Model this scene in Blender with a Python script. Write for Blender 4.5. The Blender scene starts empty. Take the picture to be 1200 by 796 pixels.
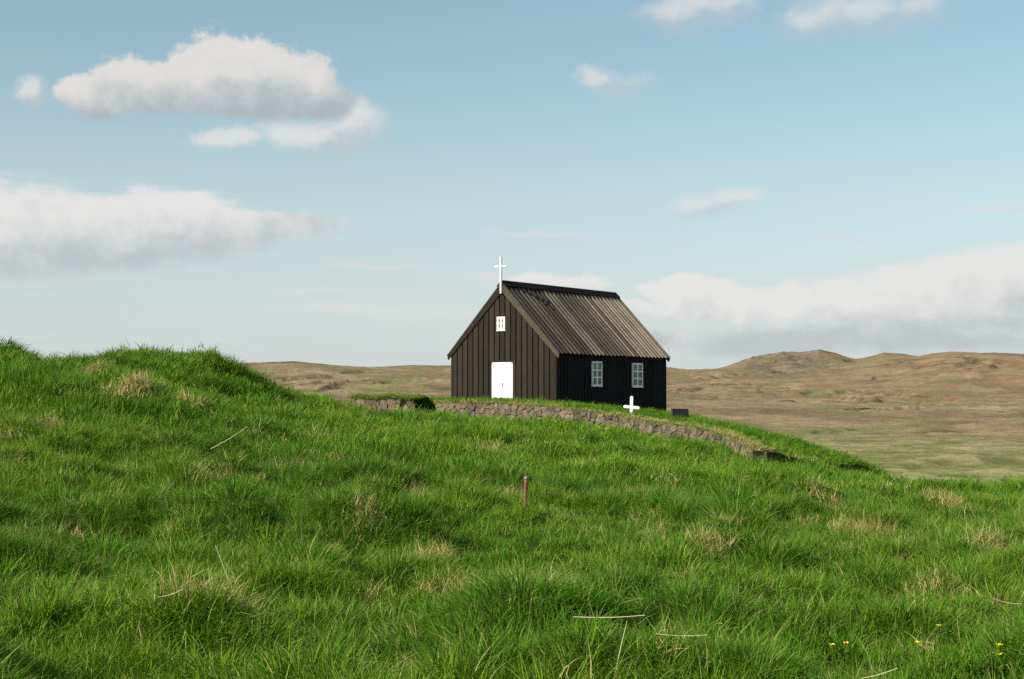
import bpy, bmesh, math, random
import numpy as np
from mathutils import Vector, Matrix

random.seed(7)
rng = np.random.default_rng(7)
scene = bpy.context.scene
COL = scene.collection
F = 1667.0                      # focal length in pixels of a 1200 px wide frame (50 mm lens)
TH = math.atan(64.0 / F)        # the camera looks up by about two degrees

def P(x, y, d):
    """world point seen at pixel (x, y) of the photo, d metres ahead"""
    r = (x - 600.0) / F; u = (398.0 - y) / F
    yy = math.cos(TH) - u * math.sin(TH); zz = math.sin(TH) + u * math.cos(TH)
    s = d / yy
    return (r * s, d, zz * s)

# ------------------------------------------------------------------ noise
def _hash(ix, iy, seed):
    h = (ix.astype(np.int64) * 374761393 + iy.astype(np.int64) * 668265263 + seed * 974711) & 0xffffffff
    h = ((h ^ (h >> 13)) * 1274126177) & 0xffffffff
    return ((h ^ (h >> 16)) & 0xffff) / 65535.0
def vnoise(x, y, seed=0):
    x = np.asarray(x, float); y = np.asarray(y, float)
    ix = np.floor(x); iy = np.floor(y); fx = x - ix; fy = y - iy
    fx = fx * fx * fx * (fx * (fx * 6 - 15) + 10); fy = fy * fy * fy * (fy * (fy * 6 - 15) + 10)
    a = _hash(ix, iy, seed); b = _hash(ix + 1, iy, seed); c = _hash(ix, iy + 1, seed); d = _hash(ix + 1, iy + 1, seed)
    return (a + (b - a) * fx) * (1 - fy) + (c + (d - c) * fx) * fy
def fbm(x, y, oct=4, seed=0, gain=.5):
    t = 0; amp = 1; n = 0
    for k in range(oct):
        ca, sa = math.cos(k * 1.3), math.sin(k * 1.3)
        t = t + amp * (vnoise((x * ca - y * sa) * 2 ** k, (x * sa + y * ca) * 2 ** k, seed + k * 17) * 2 - 1); n += amp; amp *= gain
    return t / n
def sstep(a, b, x):
    t = np.clip((x - a) / (b - a), 0, 1); return t * t * (3 - 2 * t)

class TPS:
    def __init__(s, pts, lam=.02, sc=1.0):
        p = np.array(pts, float); s.c = p[:, :2] * sc; s.sc = sc; z = p[:, 2]; n = len(p)
        K = s.U(s.c, s.c) + lam * np.eye(n); Q = np.hstack([np.ones((n, 1)), s.c])
        A = np.block([[K, Q], [Q.T, np.zeros((3, 3))]])
        w = np.linalg.solve(A, np.concatenate([z, np.zeros(3)])); s.w = w[:n]; s.a = w[n:]
    def U(s, a, b):
        r2 = ((a[:, None, :] - b[None, :, :]) ** 2).sum(-1); return .5 * r2 * np.log(r2 + 1e-9)
    def __call__(s, x, y):
        x = np.asarray(x, float); y = np.asarray(y, float); sh = x.shape
        q = np.stack([x.ravel(), y.ravel()], 1) * s.sc; out = np.empty(len(q))
        for i in range(0, len(q), 20000):
            c = q[i:i + 20000]; out[i:i + 20000] = s.U(c, s.c) @ s.w + s.a[0] + c @ s.a[1:]
        return out.reshape(sh)

# ------------------------------------------------------------------ wall lines of the churchyard (x, y_top, y_bottom, d)
WALL_R = [(511, 472.5, 483, 53.5), (545, 472, 484.5, 53), (601, 474, 486, 51.8), (651, 477.5, 489, 50.6), (690, 483, 494, 49.5), (730, 489, 501, 48.3),
          (770, 494.5, 508, 47), (800, 500, 514.5, 45.8), (830, 505.5, 521, 44.5), (850, 510, 526.5, 43.5), (876, 520, 535, 42.4), (897, 529, 541.5, 41.5)]
WALL_R2 = [(897, 529, 541.5, 41.5), (915, 533, 545.5, 43.3), (935, 538, 548, 45.5), (957, 546, 551, 48)]
WALL_L = [(412, 465.5, 468, 51.5), (425, 467, 472, 51.3), (445, 467, 477, 51.1), (465, 467, 481, 50.9), (487, 467.5, 483, 50.6)]
WALL_L2 = [(487, 467.5, 483, 50.6), (499, 470, 483, 51.8), (512, 478, 484.5, 53.2)]
BASE_SINK = .25

# ------------------------------------------------------------------ hillside height
hp = []
def H(x, y, d, dz=0.0):
    X, Y, Z = P(x, y, d); hp.append((X, Y, Z + dz))
GZ = -.16      # the grass stands above the soil by about this much
for x, d1, d2, d3, d4 in ((600, 8.0, 12.2, 18, 30),):
    pass
def column(x, lst, dz=GZ):
    for y, d in lst: H(x, y, d, dz)
column(600, [(802, 8.0), (700, 11.3), (640, 14.6), (588, 19), (545, 26), (516, 34), (500, 42)])
column(450, [(800, 8.0), (700, 11.2), (620, 15), (560, 20.5), (520, 28), (498, 36), (487, 44)])
column(300, [(800, 8.0), (700, 11.0), (610, 15), (545, 20.5), (500, 27), (470, 34), (447, 41)])
column(150, [(800, 7.9), (700, 10.7), (610, 14.5), (540, 19.5), (490, 25), (455, 30), (425, 36), (411, 40.5)])
column(0, [(800, 7.8), (700, 10.5), (600, 14.2), (530, 19), (480, 24), (445, 29), (417, 35)])
column(-250, [(800, 7.6), (650, 12), (530, 18), (450, 27), (405, 36)])
column(760, [(800, 8.0), (700, 11.4), (640, 14.8), (590, 20), (556, 26), (532, 34), (517, 41)])
column(900, [(800, 8.1), (700, 11.5), (640, 15), (600, 20), (572, 26), (556, 33), (547, 38)])
column(1050, [(800, 8.1), (700, 11.7), (640, 15.8), (605, 20.5), (580, 26), (566, 31)])
column(1200, [(800, 8.2), (700, 11.8), (640, 15.8), (600, 20.5), (576, 25.5)])
column(1450, [(800, 8.4), (700, 12), (630, 17), (595, 22)])
for w in (WALL_R, WALL_L):
    for x, yt, yb, d in w: H(x, yb + 1.5, d, -.15); H(x, yb + 5.5, d - 1.5, -.16)
for x, yt, yb, d in WALL_R2[1:]: H(x, yb + 1, d, -.06)
# skyline of the left rise, and the ground falling away behind it
for x, y, d in ((-100, 405, 40), (70, 417.5, 40), (115, 415.5, 41), (190, 410.5, 42), (240, 413, 42.5), (275, 432, 43.5), (300, 443, 44.5), (335, 451, 46), (375, 461, 48), (410, 467.5, 51)):
    H(x, y, d, GZ)
for X, Y, Z in ((-22, 55, .3), (-30, 48, 1.0), (-12, 55, -.3), (-14, 66, -2.2), (-22, 68, -2.6), (-35, 66, -2.5), (-7.4, 56, -1.0), (-7, 64, -2.4), (-2, 70, -3.6),
                (0, 0, -1.68), (-6, 0, -1.5), (-14, 4, -1.1), (8, 0, -1.75), (18, 4, -2.2), (0, -8, -1.7), (-12, -8, -1.4), (14, -8, -2.2),
                (24, 16, -3.0), (20, 26, -3.4), (17, 34, -3.6), (24, 34, -5.5), (30, 26, -6), (34, 10, -5), (16, 42, -3.6), (22, 46, -5.6), (18, 56, -5.0), (26, 60, -7.5), (14, 66, -4.8), (8, 74, -6), (34, 44, -9), (12.5, 36, -2.75), (14.2, 30, -2.5),
                (-30, 10, -.4), (-40, 30, .6), (-45, 50, .2)):
    hp.append((X, Y, Z))
# under the churchyard the soil lies lower than the raised turf
for X, Y, Z in ((3.5, 56, -1.9), (7, 55, -2.3), (8, 50, -2.3), (-1.5, 60, -1.7), (4, 64, -2.4), (9.5, 62, -3.0)):
    hp.append((X, Y, Z))
hill_tps = TPS(hp, .004, .1)

# mounds and hollows one can tell apart: pixel, distance, radius across, radius deep, height, how steep
BUMPS = []
def bump(x, y, d, rx, ry, h, p=1.0):
    X, Y, Z = P(x, y, d); BUMPS.append((X, Y, rx, ry, h, p))
bump(3, 412, 26, .75, 1.0, .34)
bump(150, 418, 38, 1.1, 1.6, .16); bump(215, 420, 39.5, 1.9, 1.5, .12); bump(250, 424, 40, .55, .9, .30, 2)
bump(285, 445, 39, .5, 1.0, .08); bump(40, 450, 28, 1.4, .9, .22); bump(150, 470, 26, 1.1, .8, .16)
bump(325, 462, 36, .6, .7, .05); bump(300, 470, 33, 1.2, .8, .14); bump(690, 655, 13.2, .5, .35, .16)
bump(500, 570, 20, 1.0, .7, .16); bump(430, 625, 15, .6, .5, .18); bump(300, 640, 13.5, .6, .4, .17); bump(395, 735, 9.6, .32, .3, .16)
bump(100, 600, 14.5, .8, .45, .14); bump(230, 560, 18, 1.0, .6, .16); bump(880, 640, 15.5, .7, .4, .12); bump(1050, 600, 21, .9, .5, .16)
bump(1125, 562, 27.5, .5, .5, .22); bump(1195, 640, 16.5, .5, .4, .16); bump(1010, 575, 26, .7, .6, .10); bump(800, 575, 23, 1.2, .6, .10)
bump(560, 730, 9.8, .5, .35, .10); bump(900, 740, 9.6, .5, .35, .1); bump(200, 720, 10, .45, .35, .12); bump(60, 690, 11, .5, .35, .12)

def moor_height(X, Y, full=None):
    X = np.asarray(X, float); Y = np.asarray(Y, float)
    d = np.hypot(X, Y) + 1e-6
    az = np.arctan2(X, Y); px = 600 + F * np.tan(np.clip(az, -1.2, 1.2))
    px = np.where(np.abs(az) > 1.2, np.sign(az) * 4000 + 600, px)
    zd = np.interp(d, [0, 60, 120, 200, 300, 500, 750, 1050, 1400, 1750], [-7, -9.5, -12, -13.5, -14.5, -15, -12.5, -6.5, 6, 16])
    sx = [-3000, -900, -200, 150, 280, 345, 372, 400, 430, 450, 480, 520, 560, 640, 700, 785, 800, 815, 828, 850, 875, 890, 912, 930, 960, 980, 994, 1002, 1016, 1035, 1052, 1075, 1092, 1115, 1140, 1170, 1200, 1300, 1500, 2200, 4000]
    sy = [430, 425, 420, 428, 427, 424.5, 427, 429.5, 432, 431, 429, 430, 430, 428, 431, 431, 433, 436, 434, 427, 417, 413, 411, 412.5, 410, 414, 419, 421, 419, 414, 414.5, 417, 414, 412, 413, 416, 418, 414, 424, 420, 430]
    sky = np.interp(px, sx, sy); skys = np.interp(px, [-3000, -900, -200, 300, 560, 785, 850, 930, 1050, 1200, 1400, 2200, 4000], [430, 425, 425, 429, 431, 434, 431, 425, 421, 419, 420, 424, 430])
    sky = sky + 4.0 * sstep(760, 880, px); skys = skys + 2.0 * sstep(760, 880, px)
    # two rises: the rocky hill stands far back, the red rise on the right nearer
    near = np.interp(px, [-4000, 600, 900, 1000, 1100, 1300, 2500], [2150, 2150, 2150, 2050, 1850, 1750, 1750])
    topn = (462 - sky) / F * near
    t = sstep(0, 1, (d - near * .62) / (near * .38))
    tops = (462 - skys) / F * near; z = zd * (1 - t) + (tops + (topn - tops) * sstep(.45, 1, t)) * t
    over = np.clip((d - near) / near, 0, 9)
    z = np.where(d > near, topn - 110 * sstep(0, .8, over), z)
    rel = np.clip(d / 250, .15, 4)
    n = fbm(X / 260, Y / 260, 5, 3) * 4.2 * np.clip(d / 900, 0, 1) + fbm(X / 60, Y / 60, 4, 9) * 1.3 * np.clip(d / 500, .2, 1)
    # low scarps that catch the light
    sc = fbm(X / 150 + 7, Y / 210, 4, 31)
    sc2 = fbm(X / 330, Y / 300 + 3, 4, 57)
    n = n + 3.2 * np.clip(d / 1100, .25, 1) * sstep(350, 600, d) * (sstep(.02, .06, sc) - .5) + 4.0 * np.clip(d / 1300, .1, 1) * sstep(.12, .16, sc2)
    hum = fbm(X / 7, Y / 7, 3, 61); humn = fbm(X / 2.6, Y / 2.6, 2, 63) * np.clip(1.3 - d / 350, 0, 1); humf = fbm(X / 32, Y / 32, 4, 64)
    n = n + hum * .6 * np.clip(d / 300, .35, 1.3) + humn * .28 + humf * 1.8 * sstep(250, 1200, d) * (1 - .7 * t)
    if full is not None:
        gate = sstep(-.05, .2, fbm(X / 120 + 30, Y / 120, 3, 88))
        full['hum'] = np.clip(.5 + hum * .7 + humn * .5, 0, 1); full['humf'] = np.clip(.5 + humf * .8, 0, 1)
        gate = gate * sstep(420, 600, d); full['scar'] = np.clip(sstep(.005, .03, sc) * (1 - sstep(.045, .075, sc)) + sstep(.11, .13, sc2) * (1 - sstep(.15, .17, sc2)), 0, 1) * gate
    hill = np.exp(-((px - 920) / 70) ** 2) * sstep(1250, 1800, d)
    if full is not None: full['crag'] = hill
    n = n * (1 - .5 * t) + hill * 6.0 * (fbm(X / 30, Y / 50, 5, 78, .65) - .25)
    return z + n

TU0 = .10
CREST_B = [-9.0, -0.3799, -0.3599, -0.3527, -0.3449, -0.3329, -0.3179, -0.3059, -0.2939, -0.2849, -0.2759, -0.2609, -0.246, -0.231, -0.216, -0.2088, -0.2028, -0.1968, -0.1908, -0.186, -0.18, -0.174, -0.168, -0.162, -0.156, -0.15, -0.144, -0.138, -0.132, -0.126, -0.12, -0.1128, -0.08, 0.2, 0.24, 0.2549, 0.2699, 0.2849, 0.2999, 0.3149, 0.3299, 0.3449, 0.3599, 0.5]; CREST_Z = [0.0, 0.0, 0.235, 0.143, 0.065, -0.6, -0.077, -0.067, -0.023, 0.004, 0.14, -0.026, 0.15, 0.271, 0.113, 0.063, 0.009, 0.093, 0.084, -0.031, -0.117, -0.114, -0.094, 0.06, -0.015, 0.026, -0.039, 0.133, 0.1, 0.05, 0.0, -0.06, 0.0, 0.0, 0.015, -0.147, -0.113, -0.149, -0.035, -0.044, -0.054, -0.068, -0.139, -0.139]
def hill_height(X, Y):
    z = hill_tps(X, Y)
    dist = np.hypot(X, Y)
    for bx, by, rx, ry, h, p in BUMPS:
        q = ((X - bx) / rx) ** 2 + ((Y - by) / ry) ** 2
        z = z + h * np.exp(-q ** p)
    # hummocks of old pasture
    a = fbm(X / 2.3, Y / 1.9, 3, 5); b = fbm(X / .8, Y / .65, 2, 8)
    c = 1 - np.abs(fbm(X / 1.25 + 3, Y / 1.1, 2, 12)) * 2.2
    near_wall = np.exp(-((dist - 50) / 9) ** 2)
    left = sstep(-4, -9, X) * sstep(18, 26, Y)
    e = fbm(X / .62 + 20, Y / .5, 2, 14); tu = sstep(-.15, .60, e) * .23 + sstep(-.1, .6, fbm(X / 1.2 + 8, Y / .9, 2, 15)) * .17 - TU0 + .05
    z = z - .62 * np.exp(-(((X - 8.6) / 1.5) ** 2 + ((Y - 42.4) / 2.2) ** 2))
    z = z + (a * .11 + b * .09 + c * .13 + tu - .05) * (1 - .75 * near_wall * (X > -7)) * (1 + .6 * left * (1 - sstep(30, 37, Y))) * (.3 + .7 * sstep(5, 9.5, Y)) - .36 * sstep(26, 36, Y) * sstep(-2, -6.5, X) - .14 * sstep(20, 26, Y) * sstep(5, 8, X) * (1 - sstep(36, 40, Y))
    # the crest of the slope, shaped along its bearing
    z = z + np.interp(X / np.maximum(Y, 1), CREST_B, CREST_Z) * np.where(X < 2, sstep(33, 39, Y), sstep(20, 25, Y) * (1 - sstep(40, 44, Y)))
    m = moor_height(X, Y) - 1.5
    ex = np.maximum(sstep(24, 46, X), sstep(-42, -66, X)); ey = np.maximum(sstep(66, 92, Y), sstep(-8, -26, Y))
    t = np.maximum(ex, ey)
    return z * (1 - t) + m * t

# ------------------------------------------------------------------ churchyard turf
CX, CY, YAW = 1.70, 55.0, .629
CW, CL, OF, OS = 5.09, 8.39, .09, .17
ZE, ZR = 1.553, 4.41
sv = np.array([math.sin(YAW), math.cos(YAW)]); wv = np.array([-math.cos(YAW), math.sin(YAW)])
yp = []
def Yp(x, y, d, dz=0.): X, Yy, Z = P(x, y, d); yp.append((X, Yy, Z + dz))
for x, yt, yb, d in WALL_R: Yp(x, yt - 1.0, d + .25)
for x, yt, yb, d in WALL_R2[1:]: Yp(x, yt - 1.0, d + .2)
for x, y, d in ((520, 469.3, 56), (535, 469, 57), (580, 471, 56), (601, 472.5, 55.3), (651, 475, 54), (700, 479.5, 53), (740, 485, 52), (778, 489.5, 52), (800, 493.5, 52),
                (830, 499, 51), (853, 503, 51), (887, 511, 51), (913, 517.5, 52), (940, 521, 53), (963, 528, 54), (987, 540, 55), (1003, 545, 55.5),
                (778, 488, 60), (800, 491, 60), (850, 500, 62)): Yp(x, y, d)
for X, Y, Z in ((-3.0, 61, -.75), (2, 66, -1.2), (8, 66, -1.8), (12, 64, -3.0), (15, 60, -4.2), (-2, 66, -1.4)): yp.append((X, Y, Z))
yard_tps = TPS(yp, .003, .1)
def yard_height(X, Y):
    return yard_tps(X, Y) + fbm(X / 1.6, Y / 1.6, 3, 41) * .06

# ------------------------------------------------------------------ object helpers
def link(o, parent=None):
    COL.objects.link(o)
    if parent: o.parent = parent
    return o
def tag(o, label=None, cat=None, group=None, kind=None):
    if label: o['label'] = label
    if cat: o['category'] = cat
    if group: o['group'] = group
    if kind: o['kind'] = kind
    return o
def mesh_obj(name, verts, faces, mat, parent=None, smooth=False):
    me = bpy.data.meshes.new(name); me.from_pydata([tuple(v) for v in verts], [], [tuple(f) for f in faces]); me.update()
    if mat: me.materials.append(mat)
    if smooth: me.polygons.foreach_set('use_smooth', [True] * len(me.polygons))
    return link(bpy.data.objects.new(name, me), parent)
def bm_obj(name, bm, mat, parent=None, smooth=False):
    me = bpy.data.meshes.new(name); bmesh.ops.recalc_face_normals(bm, faces=bm.faces[:]); bm.to_mesh(me); bm.free()
    me.materials.append(mat)
    if smooth: me.polygons.foreach_set('use_smooth', [True] * len(me.polygons))
    return link(bpy.data.objects.new(name, me), parent)
def grid_obj(name, X, Y, Z, mat):
    ny, nx = X.shape
    v = np.stack([X.ravel(), Y.ravel(), Z.ravel()], 1).astype(np.float32)
    idx = np.arange(nx * ny).reshape(ny, nx)
    f = np.stack([idx[:-1, :-1], idx[:-1, 1:], idx[1:, 1:], idx[1:, :-1]], -1).reshape(-1, 4)
    me = bpy.data.meshes.new(name)
    me.vertices.add(len(v)); me.vertices.foreach_set('co', v.ravel())
    me.loops.add(f.size); me.loops.foreach_set('vertex_index', f.ravel().astype(np.int32))
    me.polygons.add(len(f)); me.polygons.foreach_set('loop_start', np.arange(0, f.size, 4, dtype=np.int32))
    me.polygons.foreach_set('loop_total', np.full(len(f), 4, np.int32))
    me.update(calc_edges=True); me.validate()
    me.polygons.foreach_set('use_smooth', np.ones(len(f), bool)); me.materials.append(mat)
    return link(bpy.data.objects.new(name, me))
def empty(name, loc, rz=0):
    o = bpy.data.objects.new(name, None); o.location = loc; o.rotation_euler = (0, 0, rz); o.empty_display_size = .2
    return link(o)
def box(bm, x0, x1, y0, y1, z0, z1, bev=0.0, jit=0.0):
    r = bmesh.ops.create_cube(bm, size=1.0)
    for v in r['verts']:
        v.co = Vector(((x0 + x1) / 2 + v.co.x * (x1 - x0), (y0 + y1) / 2 + v.co.y * (y1 - y0), (z0 + z1) / 2 + v.co.z * (z1 - z0)))
        if jit: v.co += Vector((random.uniform(-jit, jit), random.uniform(-jit, jit), random.uniform(-jit, jit)))
    if bev:
        bmesh.ops.bevel(bm, geom=list({e for v in r['verts'] for e in v.link_edges}), offset=bev, segments=2, affect='EDGES')
def quadprism(bm, pts, off):
    """a board: a polygon (list of Vectors) given thickness along the vector off"""
    a = [bm.verts.new(p) for p in pts]; b = [bm.verts.new(Vector(p) + off) for p in pts]; n = len(pts)
    bm.faces.new(a[::-1]); bm.faces.new(b)
    for i in range(n): bm.faces.new((a[i], a[(i + 1) % n], b[(i + 1) % n], b[i]))

# ------------------------------------------------------------------ material helpers
class NT:
    def __init__(s, tree): s.t = tree; s.n = tree.nodes; s.l = tree.links
    def new(s, typ, **kw):
        n = s.n.new(typ)
        for k, v in kw.items(): setattr(n, k, v)
        return n
    def set(s, sock, v):
        if v is None: return
        if isinstance(v, bpy.types.NodeSocket): s.l.new(v, sock)
        else: sock.default_value = v
    def math(s, op, a, b=None, c=None, clamp=False):
        n = s.new('ShaderNodeMath', operation=op, use_clamp=clamp); s.set(n.inputs[0], a); s.set(n.inputs[1], b)
        if c is not None: s.set(n.inputs[2], c)
        return n.outputs[0]
    def vmath(s, op, a, b=None):
        n = s.new('ShaderNodeVectorMath', operation=op); s.set(n.inputs[0], a); s.set(n.inputs[1], b)
        return n.outputs['Value'] if op in ('LENGTH', 'DOT_PRODUCT', 'DISTANCE') else n.outputs[0]
    def mix(s, f, a, b, mode='MIX'):
        n = s.new('ShaderNodeMix', data_type='RGBA', blend_type=mode); s.set(n.inputs[0], f)
        s.set(n.inputs[6], c4(a)); s.set(n.inputs[7], c4(b)); return n.outputs[2]
    def fmix(s, f, a, b):
        n = s.new('ShaderNodeMix', data_type='FLOAT'); s.set(n.inputs[0], f); s.set(n.inputs[2], a); s.set(n.inputs[3], b); return n.outputs[0]
    def noise(s, vec, scale, detail=4, rough=.5, out=0, dist=0.0, dim='3D'):
        n = s.new('ShaderNodeTexNoise', noise_dimensions=dim); s.set(n.inputs['Vector'], vec); n.inputs['Scale'].default_value = scale
        n.inputs['Detail'].default_value = detail; n.inputs['Roughness'].default_value = rough; n.inputs['Distortion'].default_value = dist
        return n.outputs[out]
    def ramp(s, f, stops, interp='LINEAR'):
        n = s.new('ShaderNodeValToRGB'); r = n.color_ramp; r.interpolation = interp
        while len(r.elements) > 1: r.elements.remove(r.elements[-1])
        r.elements[0].position = stops[0][0]; r.elements[0].color = c4(stops[0][1])
        for p, c in stops[1:]:
            e = r.elements.new(p); e.color = c4(c)
        s.set(n.inputs[0], f); return n.outputs[0]
    def step(s, f, a, b):
        n = s.new('ShaderNodeMapRange', interpolation_type='SMOOTHSTEP'); s.set(n.inputs[0], f)
        s.set(n.inputs[1], a); s.set(n.inputs[2], b); n.inputs[3].default_value = 0; n.inputs[4].default_value = 1; return n.outputs[0]
    def vec(s, kind='Object'): return s.new('ShaderNodeTexCoord').outputs[kind]
    def scalev(s, v, sc):
        n = s.new('ShaderNodeMapping'); s.set(n.inputs[0], v); n.inputs['Scale'].default_value = sc; return n.outputs[0]
    def bump(s, h, strength=.5, dist=.02):
        n = s.new('ShaderNodeBump'); s.set(n.inputs['Height'], h); n.inputs['Strength'].default_value = strength; n.inputs['Distance'].default_value = dist
        return n.outputs[0]
    def attr(s, name, typ='GEOMETRY', out='Fac'):
        n = s.new('ShaderNodeAttribute', attribute_name=name, attribute_type=typ); return n.outputs[out]
def c4(c):
    if isinstance(c, (tuple, list)) and len(c) == 3: return (*c, 1.0)
    if isinstance(c, (int, float)): return (c, c, c, 1.0)
    return c
def material(name):
    m = bpy.data.materials.new(name); m.use_nodes = True; nt = NT(m.node_tree)
    b = m.node_tree.nodes['Principled BSDF']; return m, nt, b
def wood(name, dark, light, rough=.75, grain=(14, 14, 1.6), stain=None, spec=.3):
    m, nt, b = material(name); v = nt.vec()
    g = nt.noise(nt.scalev(v, grain), 3.0, 6, .65); w = nt.noise(v, 1.1, 4, .6)
    pl = nt.attr('tone')
    f = nt.math('ADD', nt.math('MULTIPLY', g, .55), nt.math('MULTIPLY', w, .45)); f = nt.math('ADD', f, nt.math('MULTIPLY', nt.math('SUBTRACT', pl, .5), .28))
    c = nt.mix(nt.step(f, .3, .72), dark, light)
    if stain: c = nt.mix(nt.step(nt.noise(v, .55, 5, .7), .5, .66), c, stain)
    nt.set(b.inputs['Base Color'], c); b.inputs['Roughness'].default_value = rough; b.inputs['Specular IOR Level'].default_value = spec
    nt.set(b.inputs['Normal'], nt.bump(g, .5, .006)); return m
def paint(name, col, dirt=(.45, .42, .36), amt=.25, rough=.55):
    m, nt, b = material(name); v = nt.vec()
    g = nt.noise(v, 9, 6, .7); f = nt.math('MULTIPLY', nt.step(g, .5, .8), amt)
    nt.set(b.inputs['Base Color'], nt.mix(f, col, dirt)); b.inputs['Roughness'].default_value = rough
    nt.set(b.inputs['Normal'], nt.bump(nt.noise(nt.scalev(v, (20, 20, 2)), 3, 4), .25, .003)); return m

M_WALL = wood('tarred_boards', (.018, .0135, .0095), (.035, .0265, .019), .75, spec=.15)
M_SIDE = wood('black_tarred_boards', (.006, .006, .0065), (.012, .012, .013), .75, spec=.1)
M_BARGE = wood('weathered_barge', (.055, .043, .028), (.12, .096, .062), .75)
M_GAP = wood('dark_tar_and_shadow', (.008, .007, .006), (.02, .017, .014), .8, spec=.1)  # also colours the painted cross shadow on the roof
M_WHITE = paint('white_paint', (.76, .75, .73), amt=.3)
M_WHITE2 = paint('window_paint', (.82, .83, .81), amt=.2)
M_CROSS = paint('grave_paint', (.78, .75, .70), (.4, .33, .25), .5)
def roof_mat():
    m, nt, b = material('weathered_roof_boards'); v = nt.vec()
    g = nt.noise(nt.scalev(v, (9, 2.2, 2.2)), 3.0, 6, .7); w = nt.noise(v, .9, 5, .65)
    tone = nt.attr('tone'); fade = nt.attr('fade')
    f = nt.math('ADD', nt.math('MULTIPLY', g, .5), nt.math('MULTIPLY', w, .4)); f = nt.math('ADD', f, nt.math('MULTIPLY', nt.math('SUBTRACT', tone, .5), .55))
    f = nt.math('ADD', f, nt.math('MULTIPLY', nt.math('SUBTRACT', fade, .65), .5))
    c = nt.ramp(f, [(.2, (.035, .026, .018)), (.42, (.085, .065, .046)), (.60, (.18, .142, .102)), (.85, (.34, .275, .20))])
    nt.set(b.inputs['Base Color'], c); b.inputs['Roughness'].default_value = .7; b.inputs['Specular IOR Level'].default_value = .4
    nt.set(b.inputs['Normal'], nt.bump(g, .5, .006)); return m
M_ROOF = roof_mat()
def glass_mat():
    m, nt, b = material('window_glass'); b.inputs['Base Color'].default_value = (.10, .12, .12, 1)
    b.inputs['Roughness'].default_value = .06; b.inputs['Specular IOR Level'].default_value = .6
    nt.set(b.inputs['Normal'], nt.bump(nt.noise(nt.vec(), 3, 2), .15, .01)); return m
M_GLASS = glass_mat()
def curtain_mat():
    m, nt, b = material('curtain_cloth'); b.inputs['Base Color'].default_value = (.35, .37, .36, 1); b.inputs['Roughness'].default_value = .9; return m
M_CURT = curtain_mat()
def stone_mat():
    m, nt, b = material('basalt_stones'); v = nt.vec()
    tone = nt.attr('tone'); hue = nt.attr('hue')
    base = nt.ramp(tone, [(0, (.065, .052, .036)), (.35, (.125, .098, .068)), (.7, (.175, .137, .092)), (1, (.25, .19, .12))])
    base = nt.mix(nt.math('MULTIPLY', hue, .7), base, (.24, .145, .085))
    n1 = nt.noise(v, 7, 8, .7); base = nt.mix(nt.step(n1, .35, .75), nt.mix(.45, base, (.04, .033, .03)), base)
    lic = nt.step(nt.noise(v, 5.3, 6, .7), .60, .68); base = nt.mix(nt.math('MULTIPLY', lic, .45), base, (.33, .32, .26))
    nt.set(b.inputs['Base Color'], base); b.inputs['Roughness'].default_value = .9
    nt.set(b.inputs['Normal'], nt.bump(nt.noise(v, 16, 8, .75), .8, .03)); return m
M_STONE = stone_mat()
def soil_mat(name, a, b_, c):
    m, nt, b = material(name); v = nt.vec()
    n1 = nt.noise(v, 1.3, 6, .65); n2 = nt.noise(v, 23, 6, .75)
    col = nt.mix(nt.step(n1, .4, .65), a, b_); col = nt.mix(nt.math('MULTIPLY', nt.step(n2, .5, .75), .8), col, c)
    nt.set(b.inputs['Base Color'], col); b.inputs['Roughness'].default_value = 1; b.inputs['Specular IOR Level'].default_value = .05
    nt.set(b.inputs['Normal'], nt.bump(n2, 1, .06)); return m
M_SOIL = soil_mat('hill_thatch', (.035, .080, .008), (.05, .10, .012), (.09, .10, .025))
M_EARTH_SHADE = soil_mat('wall_earth_and_shade', (.02, .016, .011), (.03, .022, .015), (.045, .034, .02))  # core earth; its near-black also paints the shade of the wall ends

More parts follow.
